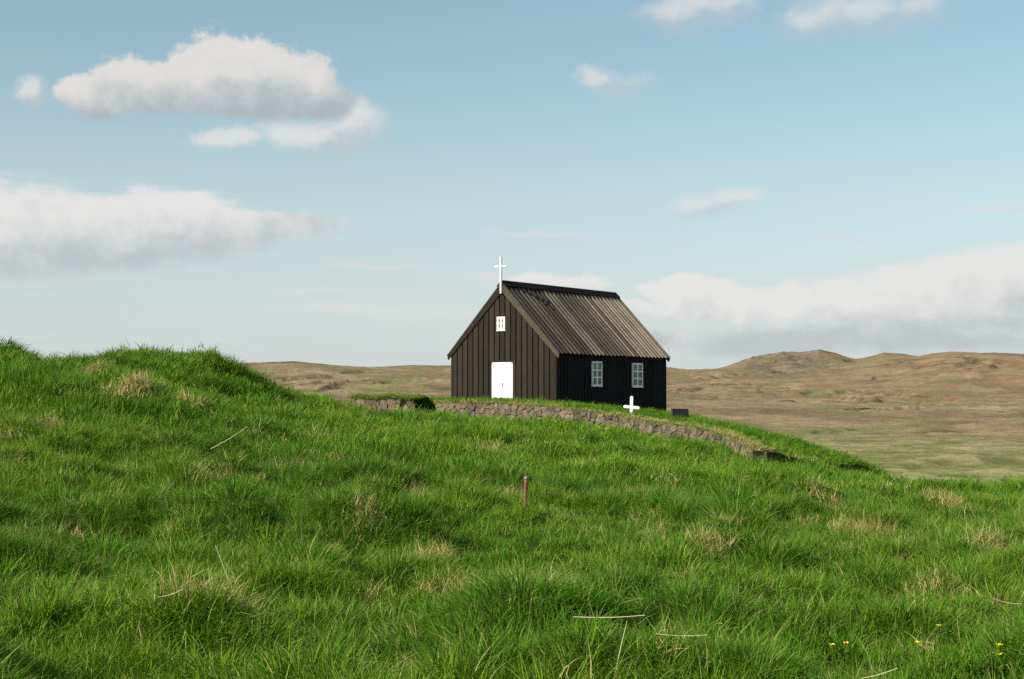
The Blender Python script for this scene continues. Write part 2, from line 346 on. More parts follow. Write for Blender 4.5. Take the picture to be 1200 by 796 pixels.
def moor_mat():
    m, nt, b = material('moorland'); v = nt.vec()
    geo = nt.new('ShaderNodeNewGeometry'); pos = geo.outputs['Position']
    sep = nt.new('ShaderNodeSeparateXYZ'); nt.set(sep.inputs[0], pos)
    d = nt.vmath('LENGTH', pos)
    big = nt.noise(pos, .0042, 6, .6, dist=.6); mid = nt.noise(nt.vmath('ADD', pos, (900., 0, 0)), .014, 7, .68, dist=.5)
    pat = nt.noise(nt.vmath('ADD', pos, (0, 700., 0)), .009, 7, .7, dist=.8)
    fine = nt.noise(pos, .09, 8, .75); grit = nt.noise(pos, .55, 6, .8)
    c = nt.ramp(nt.math('ADD', nt.math('MULTIPLY', big, .45), nt.math('MULTIPLY', mid, .55)),
                [(.30, (.15, .112, .056)), (.43, (.23, .163, .090)), (.52, (.29, .205, .118)), (.60, (.285, .18, .107)), (.72, (.26, .145, .085))])
    hum = nt.attr('hum'); humf = nt.attr('humf'); scar = nt.attr('scar'); crag = nt.attr('crag')
    c = nt.mix(nt.step(humf, .25, .75), nt.mix(.45, c, (.10, .085, .05)), nt.mix(.35, c, (.34, .26, .17)))
    # green flushes
    gf = nt.math('MULTIPLY', nt.step(pat, .525, .58), nt.math('ADD', .45, nt.math('MULTIPLY', fine, .8)))
    c = nt.mix(nt.math('MULTIPLY', gf, .7), c, (.15, .19, .06))
    # the valley floor is greener and speckled with straw
    vf = nt.math('SUBTRACT', 1.0, nt.step(nt.math('ADD', d, nt.math('MULTIPLY', mid, 300.)), 430., 820.))
    sp2 = nt.noise(nt.vmath('ADD', pos, (0, 0, 50.)), .3, 8, .85)
    fl = nt.ramp(nt.math('ADD', nt.math('MULTIPLY', hum, .6), nt.math('MULTIPLY', sp2, .4)), [(.28, (.11, .135, .033)), (.44, (.18, .20, .06)), (.56, (.25, .25, .095)), (.74, (.36, .32, .17))])
    fl = nt.mix(nt.math('MULTIPLY', nt.step(mid, .54, .64), .6), fl, (.30, .22, .12))
    c = nt.mix(nt.math('MULTIPLY', vf, .9), c, fl)
    # the red slope on the right
    red = nt.math('MULTIPLY', nt.step(nt.math('DIVIDE', sep.outputs[0], sep.outputs[1]), .10, .32), nt.step(d, 800., 1350.))
    red = nt.math('MULTIPLY', red, nt.step(nt.noise(pos, .0065, 7, .7, dist=.7), .42, .62)); c = nt.mix(nt.math('MULTIPLY', red, .55), c, (.29, .145, .085))
    red2 = nt.math('MULTIPLY', nt.step(nt.noise(nt.vmath('ADD', pos, (0, 0, 400.)), .011, 7, .72, dist=.8),   .57, .64), .3); c = nt.mix(red2, c, (.27, .145, .09))
    # bare scars and rock
    rk = nt.step(nt.noise(nt.vmath('ADD', pos, (300., 0, 0)), .03, 8, .75), .60, .70); c = nt.mix(nt.math('MULTIPLY', rk, .5), c, (.12, .095, .07))
    pl = nt.step(nt.noise(nt.vmath('ADD', pos, (0, 300., 0)), .05, 8, .75), .58, .70); c = nt.mix(nt.math('MULTIPLY', pl, .35), c, (.42, .35, .24))
    cr = nt.math('MULTIPLY', nt.step(crag, .2, .8), nt.step(nt.noise(nt.scalev(pos, (1, 1, 3)), .05, 8, .8), .40, .58)); c = nt.mix(nt.math('MULTIPLY', cr, .75), c, (.125, .11, .085))
    c = nt.mix(nt.math('MULTIPLY', nt.math('MULTIPLY', scar, nt.step(fine, .35, .55)), .85), c, (.075, .045, .028))
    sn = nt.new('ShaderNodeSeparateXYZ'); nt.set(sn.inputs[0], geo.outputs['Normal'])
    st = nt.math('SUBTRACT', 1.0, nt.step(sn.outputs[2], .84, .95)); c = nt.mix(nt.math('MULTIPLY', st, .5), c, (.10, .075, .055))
    c = nt.mix(nt.math('MULTIPLY', nt.step(fine, .42, .62), .55), c, nt.mix(.55, c, (.075, .06, .035)), 'MIX')
    c = nt.mix(nt.math('MULTIPLY', nt.step(grit, .45, .65), .5), c, nt.mix(.6, c, (.07, .065, .035)))
    nt.set(b.inputs['Base Color'], c); b.inputs['Roughness'].default_value = 1; b.inputs['Specular IOR Level'].default_value = .05
    h = nt.math('ADD', nt.math('MULTIPLY', fine, 2.5), nt.math('MULTIPLY', grit, .35)); h = nt.math('ADD', h, nt.math('MULTIPLY', mid, 6.0))
    nt.set(b.inputs['Normal'], nt.bump(h, .6, 1.0)); return m
M_MOOR = moor_mat()

def grass_mat(name):
    m, nt, b = material(name)
    cd = nt.new('ShaderNodeSeparateColor'); nt.set(cd.inputs[0], nt.attr('blade', 'GEOMETRY', 'Color'))
    h, r, dry = cd.outputs[0], cd.outputs[1], cd.outputs[2]
    tint = nt.attr('tint', 'INSTANCER'); straw = nt.attr('straw', 'INSTANCER')
    g1 = nt.mix(r, (.030, .112, .003), (.080, .212, .007))
    g2 = nt.mix(r, (.074, .175, .005), (.175, .30, .015))
    g = nt.mix(nt.step(tint, .25, .85), g1, g2)
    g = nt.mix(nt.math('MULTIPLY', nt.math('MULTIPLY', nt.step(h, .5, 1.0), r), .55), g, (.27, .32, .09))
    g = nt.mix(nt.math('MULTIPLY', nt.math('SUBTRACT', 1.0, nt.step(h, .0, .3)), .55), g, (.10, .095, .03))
    s = nt.mix(r, (.36, .28, .10), (.60, .50, .22))
    ds = nt.step(nt.math('ADD', dry, straw), .93, 1.07)
    c = nt.mix(ds, g, s)
    nt.set(b.inputs['Base Color'], c); b.inputs['Roughness'].default_value = .5; b.inputs['Specular IOR Level'].default_value = .10
    tr = nt.new('ShaderNodeBsdfTranslucent'); nt.set(tr.inputs[0], nt.mix(.5, c, (.20, .32, .02)))
    mx = nt.new('ShaderNodeMixShader'); mx.inputs[0].default_value = .20; nt.l.new(b.outputs[0], mx.inputs[1]); nt.l.new(tr.outputs[0], mx.inputs[2])
    nt.l.new(mx.outputs[0], m.node_tree.nodes['Material Output'].inputs[0]); return m
M_GRASS = grass_mat('grass_blades')

def setattr_float(me, name, vals, domain='POINT'):
    a = me.attributes.new(name, 'FLOAT', domain); a.data.foreach_set('value', np.asarray(vals, np.float32))

# ------------------------------------------------------------------ the ground
az = np.concatenate([np.linspace(-3.1416, -.5, 60)[:-1], np.linspace(-.5, .5, 1000), np.linspace(.5, 3.1416, 60)[1:]])
rad = np.concatenate([[.01, 10, 30], np.geomspace(45, 2600, 820), np.geomspace(2700, 30000, 24)])
A, Rr = np.meshgrid(az, rad)
MX = np.sin(A) * Rr; MY = np.cos(A) * Rr
MF = {}; MZ = moor_height(MX, MY, MF); MZ = np.where(Rr > 2700, MZ * 0 - 90, MZ)
MZ[:, -1] = MZ[:, 0]
moor = tag(grid_obj('ground', MX, MY, MZ, M_MOOR), 'brown moorland with green and reddish patches behind the church', 'moorland', kind='structure')

for k_, v_ in MF.items(): setattr_float(moor.data, k_, v_.ravel())
GS = .16; gx = np.arange(-70, 52.01, GS); gy = np.arange(-28, 94, GS)
GX, GY = np.meshgrid(gx, gy)
GZZ = hill_height(GX, GY)
hill = tag(grid_obj('hillside', GX, GY, GZZ, M_SOIL), 'thatch and soil under the long grass of the slope', 'hillside', kind='structure')
def hill_at(X, Y):
    """the height of the hillside mesh itself"""
    i = (np.asarray(X) - gx[0]) / GS; j = (np.asarray(Y) - gy[0]) / GS
    i0 = np.clip(np.floor(i).astype(int), 0, len(gx) - 2); j0 = np.clip(np.floor(j).astype(int), 0, len(gy) - 2); fi = i - i0; fj = j - j0
    return (GZZ[j0, i0] * (1 - fi) + GZZ[j0, i0 + 1] * fi) * (1 - fj) + (GZZ[j0 + 1, i0] * (1 - fi) + GZZ[j0 + 1, i0 + 1] * fi) * fj
def ground_hit(x, y, dmin=5, dmax=60):
    """where the ray through a pixel meets the grass"""
    ds = np.linspace(dmin, dmax, 1500); p = np.array([P(x, y, d) for d in ds])
    hz = hill_at(p[:, 0], p[:, 1]) + .12
    k = np.argmax(p[:, 2] < hz); return p[k]

# churchyard outline: along the wall, then round the back
def wl(w, k): return [P(x, (yt, yb)[k], d) for x, yt, yb, d in w]
front = [Vector(p) for p in wl(WALL_R, 0)]; side = [Vector(p) for p in wl(WALL_R2, 0)]
outline = [(p.x, p.y) for p in front] + [(p.x, p.y) for p in side[1:]] + [(12.6, 52), (15, 56), (16, 62), (13, 68), (6, 71), (-1, 70), (-4, 65), (-5.0, 60), (-4.2, 56)]
poly = np.array(outline)
def inside(X, Y, poly=poly):
    r = np.zeros(np.shape(X), bool); n = len(poly)
    for i in range(n):
        x1, y1 = poly[i]; x2, y2 = poly[(i + 1) % n]
        c = ((y1 > Y) != (y2 > Y)) & (X < (x2 - x1) * (Y - y1) / (y2 - y1 + 1e-12) + x1); r ^= c
    return r
def near_front(X, Y):
    """distance from the wall line"""
    best = np.full(np.shape(X), 1e9)
    L = [(p.x, p.y) for p in front] + [(p.x, p.y) for p in side[1:]]
    for (x1, y1), (x2, y2) in zip(L[:-1], L[1:]):
        dx, dy = x2 - x1, y2 - y1; t = np.clip(((X - x1) * dx + (Y - y1) * dy) / (dx * dx + dy * dy), 0, 1)
        best = np.minimum(best, np.hypot(X - x1 - t * dx, Y - y1 - t * dy))
    return best
def build_yard():
    # rings shrinking from the outline to the middle
    n = 260; per = [0]
    cl = np.vstack([poly, poly[:1]]); seg = np.hypot(*(cl[1:] - cl[:-1]).T); cum = np.concatenate([[0], np.cumsum(seg)])
    s = np.linspace(0, cum[-1], n, endpoint=False); ox = np.interp(s, cum, cl[:, 0]); oy = np.interp(s, cum, cl[:, 1])
    cx, cy = 5.0, 58.0; V = []; Fc = []
    ks = np.linspace(0, 1, 50)
    for k in ks: V.append(np.stack([ox + (cx - ox) * k, oy + (cy - oy) * k], 1))
    V = np.array(V); Z = yard_height(V[..., 0], V[..., 1])
    hz = hill_height(ox, oy)
    verts = [(x, y, z) for x, y, z in zip(ox, oy, np.minimum(hz, Z[0]) - .6)]
    for r in range(len(ks)): verts += [(x, y, z) for (x, y), z in zip(V[r], Z[r])]
    for r in range(len(ks)):
        for i in range(n): Fc.append((r * n + i, r * n + (i + 1) % n, (r + 1) * n + (i + 1) % n, (r + 1) * n + i))
    return tag(mesh_obj('churchyard_turf', verts, Fc, M_SOIL, smooth=True), 'raised turf of the churchyard behind the stone wall', 'churchyard', kind='structure')
build_yard()
def yard_edge_top(X, Y): return yard_height(X, Y)

# ------------------------------------------------------------------ dry stone walls
def clip(poly_, nx, ny, c):
    out = []
    for i in range(len(poly_)):
        a, b = poly_[i], poly_[(i + 1) % len(poly_)]; da = a[0] * nx + a[1] * ny - c; db = b[0] * nx + b[1] * ny - c
        if da <= 0: out.append(a)
        if (da < 0 < db) or (db < 0 < da):
            t = da / (da - db); out.append((a[0] + (b[0] - a[0]) * t, a[1] + (b[1] - a[1]) * t))
    return out
def resample(pts, step):
    d = [0]
    for a, b in zip(pts[:-1], pts[1:]): d.append(d[-1] + (b - a).length)
    return np.array(d)
class WallLine:
    def __init__(s, top, bot):
        s.top = top; s.bot = bot
        d = [0]
        for a, b in zip(top[:-1], top[1:]): d.append(d[-1] + math.hypot(b.x - a.x, b.y - a.y))
        s.d = np.array(d); s.L = d[-1]
        s.t = np.array([tuple(v) for v in top]); s.b = np.array([tuple(v) for v in bot])
    def at(s, u, v):
        """u metres along, v from 0 at the foot to 1 at the top; returns the point and the outward normal"""
        T = np.array([np.interp(u, s.d, s.t[:, k]) for k in range(3)]); B = np.array([np.interp(u, s.d, s.b[:, k]) for k in range(3)])
        B[2] = min(B[2], float(hill_at(T[0], T[1])) + .05) - BASE_SINK; B[2] = min(B[2], T[2] - .12)
        e = .15; a = np.array([np.interp(max(u - e, 0), s.d, s.t[:, k]) for k in range(2)]); b = np.array([np.interp(min(u + e, s.L), s.d, s.t[:, k]) for k in range(2)])
        n = np.array([b[1] - a[1], -(b[0] - a[0])]); n /= (np.linalg.norm(n) + 1e-9)
        z = B[2] + (T[2] - B[2]) * v
        lean = (1 - v) * .10
        return np.array([T[0] + n[0] * lean, T[1] + n[1] * lean, z]), np.array([n[0], n[1], .15])
def make_stones(parent, lines, seed):
    rs = random.Random(seed); V = []; Fc = []; tone = []; hue = []
    for ln in lines:
        rows = 4; pts = []
        u = .05; 
        H_ = .62
        for r in range(rows):
            u = rs.uniform(.05, .2)
            while u < ln.L:
                pts.append((u, (r + .5 + rs.uniform(-.30, .30)) * H_ / rows)); u += rs.uniform(.15, .40)
        for i, (u, v) in enumerate(pts):
            pg = [(u - .5, 0.0), (u + .5, 0.0), (u + .5, H_), (u - .5, H_)]
            pg = clip(pg, -1, 0, 0); pg = clip(pg, 1, 0, ln.L)
            for j, (a, b) in enumerate(pts):
                if i == j or abs(a - u) > 1.1: continue
                nx, ny = a - u, b - v; c = (nx * (a + u) + ny * (b + v)) / 2; pg = clip(pg, nx, ny, c)
                if len(pg) < 3: break
            if len(pg) < 3: continue
            cx = sum(p[0] for p in pg) / len(pg); cy = sum(p[1] for p in pg) / len(pg)
            # round the corners: cut every corner once
            q = []
            for k in range(len(pg)):
                a, b, c = pg[k - 1], pg[k], pg[(k + 1) % len(pg)]
                q.append((b[0] * .88 + a[0] * .12, b[1] * .88 + a[1] * .12)); q.append((b[0] * .87 + c[0] * .13, b[1] * .87 + c[1] * .13))
            dep = rs.uniform(.015, .06); tl = rs.random(); hu = 1.0 if rs.random() < .12 else rs.random() ** 3 * .5
            tx, ty = rs.uniform(-.2, .2), rs.uniform(-.25, .15)
            rings = [(.97, -.12), (.965, dep * .5), (.90, dep * .95), (.5, dep * 1.05)]
            base = len(V); n = len(q)
            for sc, dd in rings:
                for (a, b) in q:
                    uu = cx + (a - cx) * sc; vv = cy + (b - cy) * sc
                    o, nn = ln.at(min(max(uu, 0), ln.L), vv / H_)
                    dz = dd + ((uu - cx) * tx + (vv - cy) * ty) * (dd > 0) + rs.uniform(-.006, .006)
                    V.append(o + nn * dz); tone.append(tl); hue.append(hu)
            o, nn = ln.at(min(max(cx, 0), ln.L), cy / H_); V.append(o + nn * dep * 1.1); tone.append(tl); hue.append(hu)
            for r in range(3):
                for k in range(n): Fc.append((base + r * n + k, base + r * n + (k + 1) % n, base + (r + 1) * n + (k + 1) % n, base + (r + 1) * n + k))
            for k in range(n): Fc.append((base + 3 * n + k, base + 3 * n + (k + 1) % n, base + 4 * n))
    o = mesh_obj('stone_facing', V, Fc, M_STONE, parent)
    bmm = bmesh.new(); bmm.from_mesh(o.data); bmesh.ops.recalc_face_normals(bmm, faces=bmm.faces[:]); bmm.to_mesh(o.data); bmm.free()
    setattr_float(o.data, 'tone', tone); setattr_float(o.data, 'hue', hue); return o
def make_core(parent, lines, thick, name='earth_core_and_shade'):
    bm = bmesh.new()
    for ln in lines:
        us = np.arange(0, ln.L + .2, .25); us[-1] = ln.L; rows = []
        for u in us:
            t, n = ln.at(u, 1.0); b, _ = ln.at(u, 0.0)
            fz = t[2] + .0
            sec = [b + n * -.03 - np.array([0, 0, .3]), np.array([t[0], t[1], fz]) - n * .03 * np.array([1, 1, 0]), np.array([t[0] - n[0] * thick, t[1] - n[1] * thick, fz + .01]), np.array([t[0] - n[0] * thick * 1.5, t[1] - n[1] * thick * 1.5, b[2] - .3])]
            rows.append([bm.verts.new(p) for p in sec])
        for r0, r1 in zip(rows[:-1], rows[1:]):
            for k in range(4): bm.faces.new((r0[k], r0[(k + 1) % 4], r1[(k + 1) % 4], r1[k]))
        bm.faces.new(rows[0]); bm.faces.new(rows[-1][::-1])
    return bm_obj(name, bm, M_EARTH_SHADE, parent)
LR = WallLine(front, [Vector(p) for p in wl(WALL_R, 1)]); LR2 = WallLine(side, [Vector(p) for p in wl(WALL_R2, 1)])
fl = [Vector(p) for p in wl(WALL_L, 0)]; fl2 = [Vector(p) for p in wl(WALL_L2, 0)]
LL = WallLine(fl, [Vector(p) for p in wl(WALL_L, 1)]); LL2 = WallLine(fl2, [Vector(p) for p in wl(WALL_L2, 1)])
wall_r = tag(empty('dry_stone_wall', (front[6].x, front[6].y, P(770, 508, 47)[2])), 'long curved dry stone wall with turf top running in front of the church to its shaded right end', 'stone wall')
wall_l = tag(empty('dry_stone_wall', (fl[2].x, fl[2].y, P(445, 477, 51.1)[2])), 'short detached piece of turf-topped stone wall left of the gap', 'stone wall')
def reparent(o, p):
    o.parent = p; o.matrix_parent_inverse = Matrix.Translation(-p.location) if p.type == 'EMPTY' else Matrix()
    return o
def attach(o, p):
    o.parent = p; o.location = tuple(-c for c in p.location) if p.rotation_euler.z == 0 else o.location; return o
attach(make_stones(None, [LR], 3), wall_r); attach(make_core(None, [LR, LR2], .35), wall_r)  # right end has no stones: dark core colour paints its shade
attach(make_stones(None, [LL], 5), wall_l); attach(make_core(None, [LL, LL2], .55), wall_l)  # gap end likewise left as dark core, shade put into the colour
# the left piece carries a rounded turf back
def turf_back(parent):
    V = []; Fc = []; us = np.linspace(0, LL.L, 40); prof = [(-.05, -.02), (.02, .03), (.25, .07), (.6, .10), (1.0, .04), (1.5, -.25), (2.1, -.9), (2.6, -1.8)]
    for u in us:
        t, n = LL.at(u, 1.0); e = min(1, u / .8, 1); e2 = 1
        for a, h in prof: V.append((t[0] - n[0] * a, t[1] - n[1] * a, t[2] + (h * (.4 + .6 * e) if h > 0 else h) + .02 * math.sin(u * 5 + a)))
    m = len(prof)
    for i in range(len(us) - 1):
        for k in range(m - 1): Fc.append((i * m + k, (i + 1) * m + k, (i + 1) * m + k + 1, i * m + k + 1))
    # close the gap end with a face that falls to the ground
    i = (len(us) - 1) * m; base = len(V)
    for k in range(m): x, y, z = V[i + k]; V.append((x, y, -2.6))
    for k in range(m - 1): Fc.append((i + k, i + k + 1, base + k + 1, base + k))
    o = mesh_obj('turf_cap', V, Fc, M_SOIL, None, True); return attach(o, parent), np.array(V[:len(us) * m]).reshape(len(us), m, 3)
_, LTURF = turf_back(wall_l)

# ------------------------------------------------------------------ grass tufts
def tuft_mesh(name, n, r, hmin, hmax, width, arch, drychance, seed, segs=3, clumpy=False, flat=0.0, dome=0.0):
    rs = random.Random(seed); V = []; Fc = []; C = []
    for _ in range(n):
        a = rs.uniform(0, 6.283); q = r * math.sqrt(rs.random()); x0, y0 = q * math.cos(a), q * math.sin(a)
        out = a + rs.gauss(0, (.9 if dome == 0 else .5) if clumpy else 1.6); lean = abs(rs.gauss(0, arch)) + ((.25 if dome == 0 else .95) * q / r if clumpy else 0) + flat
        h = rs.uniform(hmin, hmax); w = width * rs.uniform(.7, 1.25); rnd = rs.random(); dr = 1.0 if rs.random() < drychance else rs.random() * .9
        face = rs.uniform(0, 6.283); fx, fy = math.cos(face), math.sin(face)
        ang = rs.uniform(0, .25); x, y, z = x0, y0, -.015 + dome * (1 - (q / r) ** 2); st = h / segs; b = len(V)
        for k in range(segs + 1):
            t = k / segs; ww = w * (1 - t ** 1.6) * .5
            if k < segs:
                V += [(x - fx * ww, y - fy * ww, z), (x + fx * ww, y + fy * ww, z)]; C += [(t, rnd, dr)] * 2
            else: V.append((x, y, z)); C.append((t, rnd, dr))
            ang = lean * (t + .35) * 1.25; ang = min(ang, 2.2)
            x += math.cos(out) * math.sin(ang) * st; y += math.sin(out) * math.sin(ang) * st; z += math.cos(ang) * st
        for k in range(segs - 1): Fc.append((b + 2 * k, b + 2 * k + 1, b + 2 * k + 3, b + 2 * k + 2))
        k = segs - 1; Fc.append((b + 2 * k, b + 2 * k + 1, b + 2 * k + 2))
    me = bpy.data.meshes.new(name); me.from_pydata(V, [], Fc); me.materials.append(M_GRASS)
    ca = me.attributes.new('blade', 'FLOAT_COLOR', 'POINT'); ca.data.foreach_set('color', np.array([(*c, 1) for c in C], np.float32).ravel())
    return bpy.data.objects.new(name, me)
tufts = bpy.data.collections.new('grass_tufts'); NK = []
def kind(*a, reps=3, **k):
    i0 = len(tufts.objects)
    for r in range(reps): tufts.objects.link(tuft_mesh('grass_tuft.%03d' % (i0 + r), *a, seed=i0 * 13 + r, **k))
    NK.append((i0, reps))
#     n   r    hmin hmax width arch dry
kind(80, .17, .06, .15, .0078, .75, .06)                       # 0 short sward, near
kind(100, .14, .14, .30, .0080, .9, .07, clumpy=True, segs=4) # 1 long tussock, near
kind(100, .18, .08, .26, .0055, .9, .8, clumpy=False, flat=.35) # 2 straw mess, near
kind(26, .17, .22, .38, .0045, .45, .14, segs=4)               # 3 sparse long blades, near
kind(60, .26, .07, .18, .011, .6, .05)                         # 4 short, far
kind(60, .24, .15, .32, .012, .7, .05, clumpy=True)           # 5 tussock, far
kind(65, .22, .08, .26, .010, .9, .8, flat=.35)                # 6 straw, far
kind(330, .27, .16, .32, .0080, .45, .09, clumpy=True, segs=4, dome=.17)   # 7 domed tussock, near
kind(190, .30, .18, .34, .011, .35, .07, clumpy=True, dome=.20)            # 8 domed tussock, far

def grass_nodes():
    g = bpy.data.node_groups.new('grass_scatter', 'GeometryNodeTree')
    g.interface.new_socket('Geometry', in_out='INPUT', socket_type='NodeSocketGeometry'); g.interface.new_socket('Geometry', in_out='OUTPUT', socket_type='NodeSocketGeometry')
    N = g.nodes; L = g.links
    gi = N.new('NodeGroupInput'); go = N.new('NodeGroupOutput'); ci = N.new('GeometryNodeCollectionInfo'); ci.inputs['Collection'].default_value = tufts
    ci.inputs['Separate Children'].default_value = True; ci.inputs['Reset Children'].default_value = True
    ip = N.new('GeometryNodeInstanceOnPoints'); ip.inputs['Pick Instance'].default_value = True
    def na(name, t):
        n = N.new('GeometryNodeInputNamedAttribute'); n.data_type = t; n.inputs[0].default_value = name; return n.outputs[0]
    mp = N.new('GeometryNodeMeshToPoints'); L.new(gi.outputs[0], mp.inputs[0]); L.new(mp.outputs[0], ip.inputs['Points'])
    L.new(ci.outputs[0], ip.inputs['Instance']); L.new(na('pick', 'INT'), ip.inputs['Instance Index'])
    L.new(na('rot', 'FLOAT_VECTOR'), ip.inputs['Rotation']); L.new(na('size', 'FLOAT_VECTOR'), ip.inputs['Scale'])
    L.new(ip.outputs[0], go.inputs[0]); return g
GN = grass_nodes()
def scatter(name, X, Y, Z, pick, rot, size, tint, straw, label, cat='grass', parent=None):
    me = bpy.data.meshes.new(name); n = len(X); me.vertices.add(n); me.vertices.foreach_set('co', np.stack([X, Y, Z], 1).astype(np.float32).ravel())
    a = me.attributes.new('pick', 'INT', 'POINT'); a.data.foreach_set('value', np.asarray(pick, np.int32))
    for nm, v in (('rot', rot), ('size', size)):
        a = me.attributes.new(nm, 'FLOAT_VECTOR', 'POINT'); a.data.foreach_set('vector', np.asarray(v, np.float32).ravel())
    setattr_float(me, 'tint', tint); setattr_float(me, 'straw', straw)
    o = bpy.data.objects.new(name, me); link(o); md = o.modifiers.new('scatter', 'NODES'); md.node_group = GN
    if parent is None: tag(o, label, cat, kind='stuff')
    else: attach(o, parent); tag(o, kind='stuff')
    return o

# dry patches seen in the photo: pixel, radius in metres
DRY = [(575, 528, .85), (683, 545, .5), (100, 443, .9), (145, 452, .9), (195, 465, .8), (215, 470, .7), (75, 462, .45), (315, 480, .8), (370, 510, .8), (430, 508, .7),
       (240, 560, .6), (1015, 617, .45), (990, 612, .25), (1112, 580, .35), (1060, 630, .18), (1090, 640, .2), (1110, 695, .35), (525, 680, .25), (500, 640, .3), (420, 585, .3), (375, 638, .2), (825, 625, .25),
       (945, 610, .2), (915, 575, .3), (965, 572, .45), (1155, 632, .35), (1188, 635, .25), (1130, 605, .3), (230, 690, .2), (265, 690, .3), (620, 680, .3), (640, 682, .25), (480, 575, .35), (50, 500, .5), (855, 543, .35), (1180, 705, .25), (740, 580, .3), (1000, 690, .22)]
DW = []
for x, y, r in DRY:
    p = ground_hit(x, y); DW.append((p[0], p[1], r))

def near_line(ln, X, Y):
    best = np.full(np.shape(X), 1e9)
    for (x1, y1, _), (x2, y2, _) in zip(ln.t[:-1], ln.t[1:]):
        dx, dy = x2 - x1, y2 - y1; t = np.clip(((X - x1) * dx + (Y - y1) * dy) / (dx * dx + dy * dy), 0, 1); best = np.minimum(best, np.hypot(X - x1 - t * dx, Y - y1 - t * dy))
    return best
def hill_grass():
    parts = []
    for (d0, d1, dens) in ((4.5, 9, 110), (9, 14, 105), (14, 22, 75), (22, 34, 42), (34, 56, 24), (56, 70, 8)):
        half = math.tan(.66 if d0 < 12 else .52 if d0 < 30 else .44)
        n = int(dens * (d1 * d1 - d0 * d0) * half)
        Y = np.sqrt(rng.uniform(d0 * d0, d1 * d1, n)); X = rng.uniform(-1, 1, n) * Y * half
        parts.append((X, Y, np.full(n, 1 if d0 >= 20 else 0)))
    X, Y, far = (np.concatenate([p[k] for p in parts]) for k in range(3))
    keep = ~(inside(X, Y)) & ~((near_front(X, Y) < .28)); keep &= ~((X > 7.2) & (X < 10.6) & (near_front(X, Y) < 1.1)) & ~((X > 7.2) & (X < 11) & (Y > 43) & (near_front(X, Y) < 1.6) & ~inside(X, Y));
    # leave the foot of the left wall piece clear
    for ln in (LL, LL2):
        for (x1, y1, _), (x2, y2, _) in zip(ln.t[:-1], ln.t[1:]):
            dx, dy = x2 - x1, y2 - y1; L2 = dx * dx + dy * dy; t = np.clip(((X - x1) * dx + (Y - y1) * dy) / L2, 0, 1)
            keep &= np.hypot(X - x1 - t * dx, Y - y1 - t * dy) > .22
    keep &= ~((X < 24) & (X > 15) & (Y > 50))
    X, Y, far = X[keep], Y[keep], far[keep]
    for _ in range(2):      # steep little banks carry as much grass as the flat
        sl = np.hypot(hill_at(X + .08, Y) - hill_at(X - .08, Y), hill_at(X, Y + .08) - hill_at(X, Y - .08)) / .16
        dup = rng.random(len(X)) < np.clip(sl - .25, 0, 1)
        X = np.concatenate([X, X[dup] + rng.normal(0, .07, dup.sum())]); Y = np.concatenate([Y, Y[dup] + rng.normal(0, .07, dup.sum())]); far = np.concatenate([far, far[dup]])
    n = len(X)
    # domed tussocks stand apart from the general sward
    tx_, ty_, tk_ = [], [], []
    for (d0, d1, sp_, kk) in ((6.5, 22, 1.0, 7), (22, 40, 1.5, 8)):
        for yy in np.arange(d0, d1, sp_):
            for xx in np.arange(-yy * .45 - 1, yy * .45 + 1, sp_):
                u_, v_ = xx + rng.uniform(-.5, .5) * sp_, yy + rng.uniform(-.5, .5) * sp_
                if rng.random() < .42 + .7 * float(fbm(np.array(u_ / 3.), np.array(v_ / 3.), 2, 33)): tx_.append(u_); ty_.append(v_); tk_.append(kk)
    tx_, ty_, tk_ = map(np.array, (tx_, ty_, tk_)); ok_ = ~inside(tx_, ty_) & (near_front(tx_, ty_) > 2.5); tx_, ty_, tk_ = tx_[ok_], ty_[ok_], tk_[ok_]
    X = np.concatenate([X, tx_]); Y = np.concatenate([Y, ty_]); n0 = n; n = len(X); isd = np.zeros(n, bool); isd[n0:] = True; far = np.concatenate([far, (tk_ == 8).astype(int)])
    Z = hill_at(X, Y)
    long_ = fbm(X / 1.1, Y / .9, 3, 61) + .35 * fbm(X / 4, Y / 4, 2, 62); straw = np.zeros(n)
    for a, b, r in DW:
        q = np.hypot(X - a, (Y - b) * .8) / (r * .55); straw = np.maximum(straw, np.exp(-q ** 2 * 1.1))
    straw = straw * (.6 + .7 * vnoise(X * 3.1, Y * 3.1, 71)) + 0.6 * sstep(.36, .66, fbm(X / .55 + 40, Y / .5, 4, 66)) * rng.uniform(0, 1, n)
    u = rng.random(n); kindn = np.where(far == 1, 4, 0)
    kindn = np.where(long_ > .02, kindn + 1, kindn)
    kindn = np.where((u < .16) & (far == 0), 3, kindn)
    u = np.where(isd, .9, u); kindn = np.where(isd, np.where(far == 1, 8, 7), kindn)
    isdry = (straw > .34 + .3 * rng.random(n)); wisp = (rng.random(n) < .045 * sstep(.0, .45, fbm(X / .8 + 11, Y / .8, 3, 99)) + .010); straw = np.where(wisp, np.maximum(straw, .8), straw); isdry |= wisp; isdry &= ~isd; isdry &= rng.random(n) < .62; kindn = np.where(isdry, np.where(far == 1, 6, 2), kindn)
    pick = np.array([NK[k][0] for k in kindn]) + rng.integers(0, 3, n)
    s = rng.uniform(.75, 1.2, n) * (1 + .45 * np.clip(long_, -.15, .6)); lod = np.clip(Y / 26, 1, 1.5)
    wall_near = near_front(X, Y) < 1.6
    nearL = np.exp(-(((X + 4.2) / 2.6) ** 2 + ((Y - 49.5) / 2.4) ** 2)); nf_ = near_front(X, Y)
    nf_ = np.minimum(nf_, near_line(LL, X, Y)); hs = s * .80 * np.where(isdry, 1.25, 1) * np.where(Y < 16, .85, 1) * np.where(Y > 36, .85, 1.0) * (1 - .78 * (1 - sstep(.5, 3.5, nf_))) * np.where(isdry, 1.0, 1 - .45 * np.clip(straw * 1.0, 0, 1))
